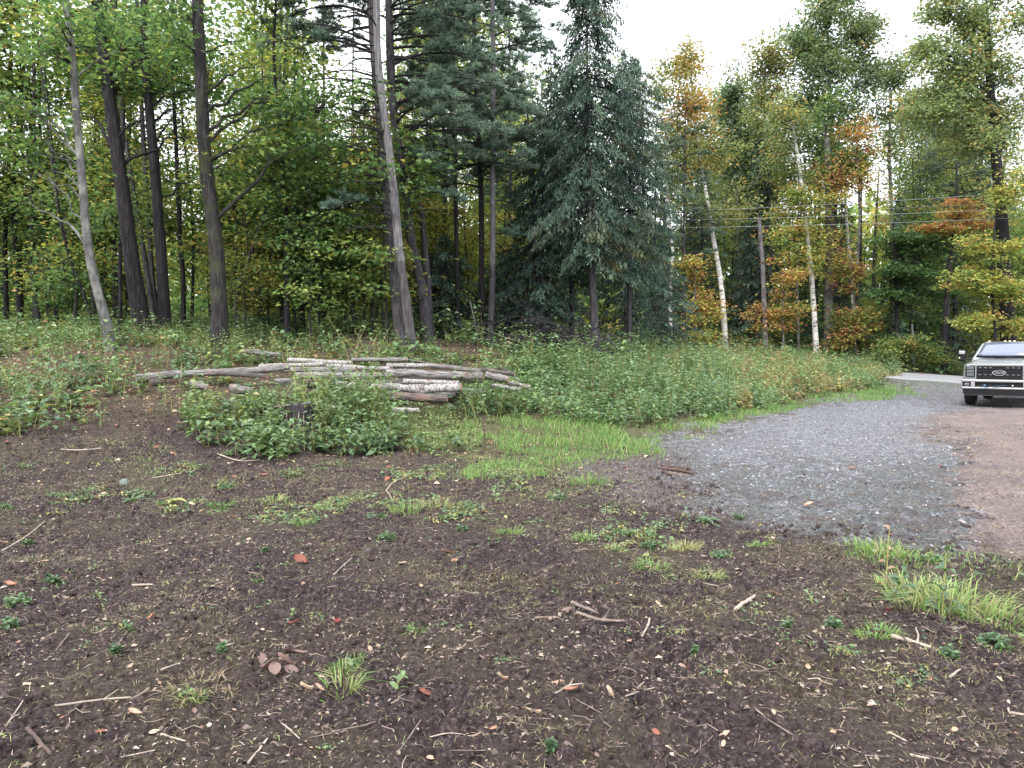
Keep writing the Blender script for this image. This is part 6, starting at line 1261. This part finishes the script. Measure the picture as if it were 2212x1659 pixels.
# ---- the weedy thicket round the stump
THICK = [(470, 930, .45, 14, .14, .075, .15), (505, 950, .40, 12, .15, .08, .12), (545, 935, .62, 16, .13, .06, .30), (560, 985, .34, 9, .22, .12, .38), (590, 975, .28, 8, .20, .11, .16), (440, 965, .35, 10, .16, .09, .18),
         (590, 930, .50, 14, .12, .06, .22), (675, 978, .26, 10, .17, .06, .25), (700, 970, .38, 12, .17, .05, .20), (690, 930, .75, 18, .10, .04, .42), (720, 915, .95, 20, .11, .045, .40), (655, 885, .9, 20, .09, .035, .55),
         (745, 930, .85, 16, .12, .055, .18), (780, 940, .90, 18, .11, .06, .28), (815, 935, .85, 14, .10, .08, .45), (830, 950, .60, 12, .10, .08, .40), (760, 985, .35, 12, .16, .05, .30), (800, 985, .35, 10, .15, .05, .22),
         (850, 975, .25, 8, .20, .09, .14), (900, 978, .22, 7, .24, .08, .12), (625, 960, .24, 14, .12, .05, .45), (655, 955, .30, 16, .12, .055, .35), (612, 945, .42, 18, .12, .055, .25), (672, 940, .5, 20, .12, .05, .40), (520, 905, .55, 12, .14, .08, .12), 
         (610, 880, .7, 14, .12, .06, .32), (420, 930, .45, 10, .12, .06, .30), (700, 880, .8, 18, .10, .04, .5), (775, 890, 1.0, 18, .11, .06, .2), (735, 960, .5, 14, .13, .05, .3), (540, 965, .4, 10, .16, .09, .10),
         (690, 905, 1.0, 22, .10, .04, .48), (665, 900, .95, 22, .10, .04, .52), (640, 870, .8, 18, .10, .045, .5), (800, 920, 1.05, 20, .11, .08, .45), (760, 905, 1.0, 20, .12, .06, .22), (710, 945, .8, 18, .12, .05, .25), (830, 925, .9, 16, .10, .08, .48), (585, 925, .6, 16, .13, .07, .15), (500, 925, .55, 14, .14, .08, .12), (625, 985, .3, 9, .18, .08, .16), (735, 985, .35, 12, .18, .055, .24), (1030, 915, .7, 18, .08, .03, .2), (1060, 918, .6, 18, .08, .03, .25),
         (640, 905, .85, 30, .11, .045, .50), (668, 915, .95, 34, .10, .04, .54), (690, 890, 1.05, 34, .10, .04, .50), (715, 905, .95, 32, .11, .045, .46), (742, 915, .9, 30, .12, .055, .22), (765, 925, .95, 30, .12, .06, .16), (790, 905, 1.05, 30, .12, .06, .26), (812, 930, .95, 26, .11, .08, .44), (700, 935, .7, 28, .12, .05, .20), (730, 950, .6, 26, .13, .05, .14), (560, 930, .55, 26, .13, .07, .14), (530, 935, .6, 24, .13, .07, .22), (585, 915, .6, 26, .12, .06, .34), (470, 930, .5, 22, .13, .07, .2), (30, 900, .6, 22, .12, .07, .35), (75, 890, .7, 24, .13, .07, .25), (120, 895, .6, 22, .12, .06, .4), (170, 880, .6, 20, .12, .07, .2), (10, 930, .45, 18, .12, .07, .3),
         (1010, 905, .5, 14, .12, .05, .25), (1045, 890, .8, 18, .10, .04, .3), (1075, 900, .6, 16, .10, .04, .3), (1110, 905, .6, 16, .10, .04, .28), (985, 975, .2, 8, .14, .06, .2),
         (780, 800, 1.1, 18, .13, .06, .42), (805, 810, 1.2, 18, .13, .06, .45), (760, 800, 1.2, 18, .12, .06, .38), (735, 790, .9, 14, .13, .07, .4), (620, 800, .9, 12, .14, .08, .45), (640, 810, .8, 12, .14, .07, .4),
         (130, 870, .7, 14, .13, .07, .35), (90, 880, .6, 12, .14, .08, .25), (35, 870, .7, 14, .13, .07, .45), (180, 840, .6, 12, .13, .07, .12), (240, 850, .5, 12, .13, .07, .40), (300, 850, .5, 10, .13, .08, .35), (60, 910, .5, 10, .13, .07, .3), (150, 910, .4, 10, .12, .07, .4),
         (30, 940, .3, 8, .12, .07, .35), (110, 820, .6, 12, .14, .08, .3), (1385, 905, .5, 14, .1, .04, .3), (1570, 770, 1.1, 16, .13, .05, .45)]
HW = ['dark green broad leaved weed', 'fresh green weed', 'yellow green leafy stem', 'bushy green weed', 'pale green weed']
for k, (x, y, h, nl, L, W, t) in enumerate(THICK):
    b = G(x, y) if y > 800 or x < 900 else at(x, y + 30, 20); wd = HW[0] if t < .17 else HW[2] if t > .41 else HW[1] if W > .07 else HW[3] if nl > 15 else HW[4]
    leafy_weed(b, h, int(nl * 1.6), L * 1.22, W * 1.25, t, 1700 + k, say(('tall ' if h > .75 else 'low ' if h < .36 else '') + wd, x, y), lean=.18, stems=1 if W > .1 else 2 + (h > .6), group='leafy weeds at the edge of the clearing')

# ------------------------------------------------------------------ uncountable ground cover
def wedge(n, d0, d1, px0=-130, px1=2340, rng=R0, pw=2.0):
    d = (rng.uniform(d0 ** pw, d1 ** pw, n)) ** (1 / pw); px = rng.uniform(px0, px1, n); x = (px - CX) / FPX * d; return x, d
def zone(x, y):
    z = base_z(x, y); g, gc, r, s, fo, mu = masks(x, y, z); px, py = proj(x, y, z); return z + detail(x, y, gc, r), g, gc, r, s, fo, mu, px, py
rg = np.random.default_rng(21)
# soil clods
x, y = wedge(66000, 2.5, 13, rng=rg, pw=1.2); z, g_, gc, r, s, fo, mu, px, py = zone(x, y)
k = (gc < .2) & (g_ + 0 * r < .75) & (r < .5) & (rg.uniform(0, 1, len(x)) < np.clip(.25 + 1.2 * (fbm(x * 1.7, y * 1.7, 3, 41) - .35), 0.08, 1)); x, y, z = x[k], y[k], z[k]
sz = np.exp(rg.normal(math.log(.0085), .45, len(x))).clip(.004, .020); V, F = clods(np.c_[x, y, z + sz * .25], sz, rg)
g = Geo(); g.add(V, F, 0, np.repeat(rg.uniform(0, 1, len(x)), 5)); g.obj('soil_crumbs', [CLOD], kind='stuff', label='loose dark crumbs of soil')
x, y = wedge(13000, 2.5, 13, rng=rg, pw=1.3); z, g_, gc, r, s, fo, mu, px, py = zone(x, y)
k = (gc < .2) & (g_ < .75) & (r < .5) & (rg.uniform(0, 1, len(x)) < np.clip((fbm(x * 1.3, y * 1.3, 4, 45) - .40) * 4, 0.12, 1)); x, y, z = x[k], y[k], z[k]
sz = np.exp(rg.normal(math.log(.016), .4, len(x))).clip(.008, .045); V, F = lumps(np.c_[x, y, z + sz * .1], sz, rg)
g = Geo(); g.add(V, F, 0, np.repeat(rg.uniform(0, .75, len(x)), 13), True); g.obj('soil_clods', [CLODR], kind='stuff', label='rough clods of damp dark soil')
# chips, shards and small twigs
x, y = wedge(170000, 2.5, 17, rng=rg, pw=1.2); z, g_, gc, r, s, fo, mu, px, py = zone(x, y)
strip = np.exp(-((py - 1050 + 0.02 * (px - 900)) / 70) ** 2) * (px < 1500) + 1.0 * (px < 520) * (py > 860) * (py < 1010)
dens = (.22 + 1.6 * np.clip(fbm(x * 1.4, y * 1.4, 5, 51) - .44, 0, 1) * 5 + 1.3 * strip) * (1 - .75 * np.clip(g_, 0, 1)) * (1 - .55 * np.clip(r, 0, 1)) * (1 - .5 * s)
k = rg.uniform(0, 1, len(x)) < dens; x, y, z, fo = x[k], y[k], z[k], fo[k]; n = len(x)
a = rg.uniform(0, 2 * PI, n); L = np.exp(rg.normal(math.log(.012), .55, n)).clip(.005, .045) * (1 + y * .02); thin = rg.uniform(0, 1, n) < .35
W = L * np.where(thin, .14, rg.uniform(.25, .7, n)); L = np.where(thin, L * 1.8, L)
V, F = leafquads(np.c_[x, y, z + .006 + L * .05], np.c_[np.cos(a), np.sin(a), rg.normal(0, .18, n)], np.c_[rg.normal(0, .35, (n, 2)), np.ones(n)], L, W, .15)
t = np.clip(rg.beta(1.7, 1.8, n) * 1.08 + .08 * (vnoise(x * 2, y * 2, 3) - .5), 0, 1); g = Geo(); g.add(V, F, 0, np.repeat(t, 4)); g.obj('wood_litter', [LITTER], kind='stuff', label='wood chips and shredded bark scattered over the soil')
# shredded thin twigs and rootlets
x, y = wedge(2600, 2.5, 14, rng=rg, pw=1.2); z, g_, gc, r, s, fo, mu, px, py = zone(x, y); k = (g_ < .5) & (r < .7); x, y, z = x[k], y[k], z[k]; g = Geo()
for i in range(len(x)):
    L = rg.uniform(.03, .13) * (1 + rg.uniform() ** 8); a = rg.uniform(0, 2 * PI); t = np.linspace(-.5, .5, 4); w = rg.normal(0, .12, 4) * L
    p = np.c_[x[i] + np.cos(a) * t * L - np.sin(a) * w, y[i] + np.sin(a) * t * L + np.cos(a) * w, z[i] + .008 + np.abs(rg.normal(0, .008, 4))]
    V, F = tube(p, np.linspace(.0022, .0011, 4) * rg.uniform(.6, 1.5), 3); g.add(V, F, 0, float(rg.uniform(.2, .8)))
g.obj('twig_debris', [LITTER], kind='stuff', label='thin rootlets and twigs littering the soil')
# dead grass
x, y = wedge(230000, 2.5, 20, rng=rg, pw=1.15); z, g_, gc, r, s, fo, mu, px, py = zone(x, y)
dens = np.clip((fbm(x * .75, y * .75, 5, 61) - .475) * 6, 0, 1) * np.clip((fbm(x * 4, y * 4, 3, 63) - .40) * 5, 0, 1) * (1 - np.clip(g_ * 1.3, 0, 1)) * (1 - .9 * r) + .30 * s + .55 * np.exp(-((py - 1050) / 60) ** 2) * (px < 1400) + .5 * ((px > 1350) & (px < 1900) & (py > 1180) & (py < 1330)) * (fbm(x * 3, y * 3, 3, 64) > .47) + .16
k = rg.uniform(0, 1, len(x)) < dens; x, y, z = x[k], y[k], z[k]; n = len(x); h = rg.uniform(.004, .032, n); a = rg.uniform(0, 2 * PI, n); ln = np.c_[np.cos(a), np.sin(a)] * rg.uniform(.015, .075, n)[:, None]
V, F = blades(np.c_[x, y, z + .003], h, ln, .0020 + .0003 * y, rg); g = Geo(); g.add(V, F, 0, np.repeat(np.clip(rg.normal(.80, .12, n), .5, 1), 5)); g.obj('dead_grass', [GRASS], kind='stuff', label='bleached dead grass lying on the soil'); print('straw', n)
# gravel stones
x, y = wedge(60000, 6, 34, 1150, 2340, rg, 1.2); z, g_, gc, r, s, fo, mu, px, py = zone(x, y)
k = rg.uniform(0, 1, len(x)) < np.clip(.75 * gc * (g_ > .4) + .55 * (g_ > .4) + .10 * mu + .07 * r, 0, 1); x, y, z, gc = x[k], y[k], z[k], gc[k]; n = len(x); sz = np.exp(rg.normal(math.log(.010), .45, n)).clip(.005, .045) * (1 + .012 * y)
V, F = clods(np.c_[x, y, z + sz * .10], sz, rg, .5); g = Geo(); g.add(V, F, 0, np.repeat(np.clip(rg.beta(2.4, 2.3, n), 0, 1), 5)); g.obj('gravel', [STONE], kind='stuff', label='crushed blue grey stone on the driveway')
# grass
GP = [([(1010, 1040), (1000, 1020), (1100, 985), (1230, 960), (1420, 935), (1450, 990), (1330, 1005), (1240, 1015), (1180, 1040), (1100, 1045)], .95, .17, .38),
      ([(850, 985), (850, 890), (960, 885), (1050, 930), (1040, 975), (960, 980)], .75, .12, .52),
      ([(980, 920), (1100, 895), (1400, 915), (1540, 895), (1700, 862), (1960, 825), (1990, 850), (1900, 862), (1760, 868), (1690, 892), (1550, 925), (1420, 945), (1250, 975), (1100, 985)], 1.0, .24, .36),
      ([(1180, 1020), (1340, 1030), (1320, 1085), (1200, 1065)], .35, .09, .5), ([(800, 1120), (900, 1080), (1200, 1060), (1220, 1085), (950, 1110), (880, 1125)], .3, .06, .5), ([(400, 1080), (800, 1075), (800, 1110), (430, 1105)], .2, .05, .5),
      ([(100, 960), (350, 940), (420, 1000), (380, 1050), (240, 1000)], .38, .08, .5), ([(1500, 930), (1560, 928), (1555, 952), (1500, 950)], .5, .10, .5), ([(1890, 812), (1990, 822), (2075, 838), (1990, 846), (1930, 836)], .3, .10, .5), ([(1380, 1190), (1640, 1180), (1600, 1240), (1420, 1240)], .12, .05, .7)]
GV = Geo()
x, y = wedge(330000, 7.5, 38, 60, 2160, rg, 1.1); z, g_, gc, r, s, fo, mu, px, py = zone(x, y); nx, ny = fold(x, y, 71)
den = np.zeros(len(x)); hh = np.zeros(len(x)); tt = np.zeros(len(x))
for poly, dn, h, t in GP:
    i = inpoly(px + nx * 90, py + ny * 22, poly); den[i] = dn; hh[i] = h; tt[i] = t
clump = np.clip((fbm(x * 2.2, y * 2.2, 3, 73) - .36) * 4, .05, 1); k = rg.uniform(0, 1, len(x)) < den * clump
x, y, z, hh, tt, clump = x[k], y[k], z[k], hh[k], tt[k], clump[k]; n = len(x); h = hh * rg.uniform(.4, 1.15, n) * (.45 + .6 * clump) * .85; a = rg.uniform(0, 2 * PI, n)
V, F = blades(np.c_[x, y, z - .01], h, np.c_[np.cos(a), np.sin(a)] * (h * rg.uniform(.2, 1.1, n))[:, None], .0040 + .00042 * y, rg)
t = np.clip(tt + rg.normal(0, .08, n) + .2 * (fbm(x, y, 3, 75) - .5) + .3 * (rg.uniform(0, 1, n) < .12), 0, 1); GV.add(V, F, 0, np.repeat(t, 5)); GV.obj('grass', [GRASS], kind='stuff', label='bright green grass along the gravel and in front of the weeds')
print("grass blades", n)
# leafy undergrowth and meadow weeds
MEADOW = [(985, 905), (1000, 840), (1130, 800), (1290, 790), (1450, 782), (1500, 770), (1700, 772), (1850, 775), (1955, 812), (1965, 835), (1860, 852), (1750, 862), (1690, 880), (1540, 905), (1420, 925), (1300, 925), (1130, 905)]
LEFTU = [(-300, 730), (500, 730), (800, 745), (960, 765), (1160, 780), (1290, 785), (1200, 800), (1130, 805), (850, 800), (640, 800), (640, 850), (500, 860), (400, 905), (300, 905), (120, 950), (-300, 960)]
THICKP = [(405, 905), (620, 885), (680, 860), (850, 865), (870, 940), (850, 985), (700, 1000), (560, 1000), (420, 975)]
def plants(n, poly, d0, d1, px0, px1, hmin, hmax, leaf, nlv, tfn, name, label, pw=2.0, keep=None, jx=60, jy=10, asp=.45):
    x, y = wedge(n, d0, d1, px0, px1, rg, pw); z, g_, gc, r, s, fo, mu, px, py = zone(x, y); nx, ny = fold(x, y, 81)
    k = inpoly(px + nx * jx, py + ny * jy, poly) & (g_ < .3) & (r < .3)
    if keep is not None: k &= rg.uniform(0, 1, len(x)) < keep(x, y, px, py)
    x, y, z, px, py = x[k], y[k], z[k], px[k], py[k]; n = len(x)
    pn = fbm(x * .55, y * .55, 3, 83); H = rg.uniform(hmin, hmax, n) * (.25 + 1.5 * pn * vnoise(x * 1.8, y * 1.8, 85) * 1.6).clip(.3, 1.5); lean = rg.normal(0, .14, (n, 2)) * H[:, None]
    g = Geo(); side = np.c_[rg.normal(0, 1, (n, 2)), np.zeros(n)]; side = unit(side) * .004
    b = np.c_[x, y, z]; tp = b + np.c_[lean, H]; V = np.stack([b - side, b + side, tp], 1).reshape(-1, 3); g.add(V, np.arange(3 * n).reshape(-1, 3), 0, .8)
    tint = tfn(x, y, px, py)
    q = np.repeat(np.arange(n), nlv); m = len(q); f = rg.uniform(.12, 1.03, m); a = rg.uniform(0, 2 * PI, m); hd = np.c_[np.cos(a), np.sin(a), np.zeros(m)]
    L = leaf * rg.uniform(.55, 1.25, m) * (1.2 - .5 * f) * (1 + .012 * y[q]); c = b[q] + (tp[q] - b[q]) * f[:, None] + hd * (L * .6 + .02)[:, None]
    d = hd + np.c_[np.zeros((m, 2)), rg.uniform(-.5, .45, m)]; V, F = leafquads(c, d, np.c_[rg.normal(0, .35, (m, 2)), np.ones(m)], L, L * asp, .16)
    t = np.clip(tint[q] + rg.normal(0, .05, m) + .08 * (f - .5), 0, 1); g.add(V, F, 0, np.repeat(t, 4)); g.obj(name, [WEED], kind='stuff', label=label); print(name, n)
def tm(x, y, px, py):
    v = .14 + .38 * fbm(x * .5 + 9, y * .5, 4, 91) + rg.normal(0, .07, len(x)); dry = (fbm(x * .35, y * .35, 3, 95) > .56) & (px > 1380) & (rg.uniform(0, 1, len(x)) < .6); v = np.where(dry, rg.uniform(.72, .95, len(x)), v); return v
plants(11500, MEADOW, 12.5, 42, 950, 2010, .35, 1.05, .115, 16, tm, 'meadow_weeds', 'dense green meadow weeds with dry stalks between them', 1.7)
plants(8500, MEADOW, 12.5, 42, 950, 2010, .3, .85, .13, 11, lambda x, y, px, py: .10 + .42 * fbm(x * .7, y * .7, 4, 99) + rg.normal(0, .08, len(x)), 'broad_meadow_weeds', 'broader leaved weeds mixed into the meadow', 1.7, keep=lambda x, y, px, py: np.clip((fbm(x * .6, y * .6, 3, 101) - .36) * 4, 0.05, 1))
plants(1500, MEADOW, 14, 42, 950, 2010, .9, 1.5, .12, 14, lambda x, y, px, py: .22 + .3 * rg.uniform(0, 1, len(x)), 'tall_meadow_weeds', 'taller leafy stalks standing out of the meadow', 1.7, keep=lambda x, y, px, py: np.clip((fbm(x * .8, y * .8, 3, 121) - .42) * 5, .05, 1) * (px < 1700), asp=.35)
plants(3600, MEADOW, 14, 42, 1280, 2010, .6, 1.15, .05, 16, lambda x, y, px, py: rg.uniform(.76, .97, len(x)), 'dry_stalks', 'tan and rusty seed stalks standing over the meadow', 1.7, keep=lambda x, y, px, py: np.clip((fbm(x * .35, y * .35, 3, 95) - .44) * 6, 0.04, 1), asp=.35)
def tu(x, y, px, py):
    v = .16 + .42 * fbm(x * .6, y * .6, 4, 92) + rg.normal(0, .09, len(x)); return np.where(rg.uniform(0, 1, len(x)) < .08, rg.uniform(.75, .98, len(x)), v)
plants(9000, LEFTU, 10, 24, -260, 1320, .18, .6, .07, 13, tu, 'undergrowth', 'patchy leafy undergrowth on the bank under the trees', 1.7,
       keep=lambda x, y, px, py: np.clip((fbm(x * 1.1, y * 1.1, 3, 97) - .40) * 5, 0, 1) * np.where(py > 860, .22, .85) * np.where((px > 270) & (px < 660) & (py > 800) & (py < 880), .25, 1), asp=.6)
plants(3200, LEFTU, 10, 24, -260, 1320, .2, .65, .15, 8, tu, 'broad_undergrowth', 'broad leaved seedlings and brambles on the bank', 1.7,
       keep=lambda x, y, px, py: np.clip((fbm(x * .8, y * .8, 3, 103) - .38) * 4, 0, 1) * np.where(py > 860, .55, .9) * np.where((px > 270) & (px < 660) & (py > 800) & (py < 880), .2, 1), asp=.72)
plants(2300, THICKP, 9.5, 17, 380, 900, .2, .85, .125, 12, lambda x, y, px, py: .18 + .5 * fbm(x * .9, y * .9, 4, 93) + rg.normal(0, .08, len(x)), 'thicket_weeds', 'tangled weeds round the rotten stump', 1.7, keep=lambda x, y, px, py: np.clip((fbm(x * 2, y * 2, 3, 105) - .38) * 5, 0, 1) * np.where((px > 595) & (px < 695) & (py > 900) & (py < 985), .3, 1), asp=.5)
plants(16000, [(-200, 985), (1020, 985), (1400, 1010), (1700, 1150), (1660, 1270), (1350, 1240), (1250, 1130), (800, 1140), (300, 1110), (-200, 1120)], 5.2, 11.5, -130, 1720, .02, .09, .045, 8, lambda x, y, px, py: np.where(rg.uniform(0, 1, len(x)) < .25, rg.uniform(.7, .9, len(x)), .12 + .45 * fbm(x * .9, y * .9, 4, 109)), 'ground_weeds', 'low creeping weeds in a broken band across the soil', 1.5,
       keep=lambda x, y, px, py: np.clip((fbm(x * 2.1, y * 2.1, 4, 111) - .575) * 9, 0, 1) * np.where(px > 1180, .25, .6), asp=.5)
plants(3600, [(-200, 1120), (2400, 1120), (2400, 1640), (-200, 1640)], 2.9, 8, -130, 2340, .01, .05, .028, 7, lambda x, y, px, py: np.where(rg.uniform(0, 1, len(x)) < .3, rg.uniform(.66, .9, len(x)), .15 + .4 * fbm(x * .9, y * .9, 4, 113)), 'soil_weeds', 'tiny weed seedlings dotted over the dark soil', 1.5,
       keep=lambda x, y, px, py: np.clip((fbm(x * 2.6, y * 2.6, 4, 115) - .60) * 9, 0, 1) * .8, asp=.5)
plants(1500, [(400, 860), (900, 860), (1040, 930), (1040, 985), (880, 985), (860, 900), (400, 900)], 11, 17, 380, 1060, .08, .3, .07, 12, lambda x, y, px, py: .45 + .2 * fbm(x, y, 4, 107) + rg.normal(0, .06, len(x)), 'low_yellow_weeds', 'low yellow green weeds in front of the birch logs', 1.7, asp=.4)
plants(7000, [(-400, 690), (1500, 690), (1500, 800), (-400, 800)], 21, 48, -300, 1450, .3, 1.3, .14, 12, lambda x, y, px, py: .18 + .42 * fbm(x * .4, y * .4, 4, 94) + rg.normal(0, .08, len(x)), 'forest_undergrowth', 'leafy low growth on the floor of the wood', 1.8, jy=0, jx=0, asp=.6)
plants(5200, [(1380, 700), (2400, 700), (2400, 830), (1380, 830)], 43.5, 62, 1380, 2400, .3, 1.2, .2, 10, lambda x, y, px, py: np.where(rg.uniform(0, 1, len(x)) < .35, rg.uniform(.6, 1, len(x)), rg.uniform(.1, .5, len(x))), 'roadside_undergrowth', 'green and rusty low growth along the far side of the road', 1.8, jy=0, jx=0, asp=.6)
# small fallen leaves over the bank and the floor of the wood
x, y = wedge(26000, 9, 40, -130, 2340, rg, 1.5); z, g_, gc, r, s, fo, mu, px, py = zone(x, y)
k = rg.uniform(0, 1, len(x)) < (.12 + .8 * fo) * (1 - g_) * (1 - r) * (.35 + .65 * (px < 1350)); x, y, z = x[k], y[k], z[k]; n = len(x); a = rg.uniform(0, 2 * PI, n); L = rg.uniform(.05, .11, n)
V, F = leafquads(np.c_[x, y, z + .015], np.c_[np.cos(a), np.sin(a), rg.normal(0, .2, n)], np.c_[rg.normal(0, .4, (n, 2)), np.ones(n)], L, L * .7, .2); g = Geo(); g.add(V, F, 0, np.repeat(np.clip(rg.choice([.2, .42, .52, .6, .72, .97], n, p=[.3, .25, .2, .1, .1, .05]) + rg.normal(0, .03, n), 0, 1), 4)); g.obj('leaf_litter', [DRYLEAF], kind='stuff', label='brown and pale fallen leaves covering the bank')
tot = sum(len(m.polygons) for m in bpy.data.meshes); print('unique faces', tot, 'objects', len(bpy.data.objects))
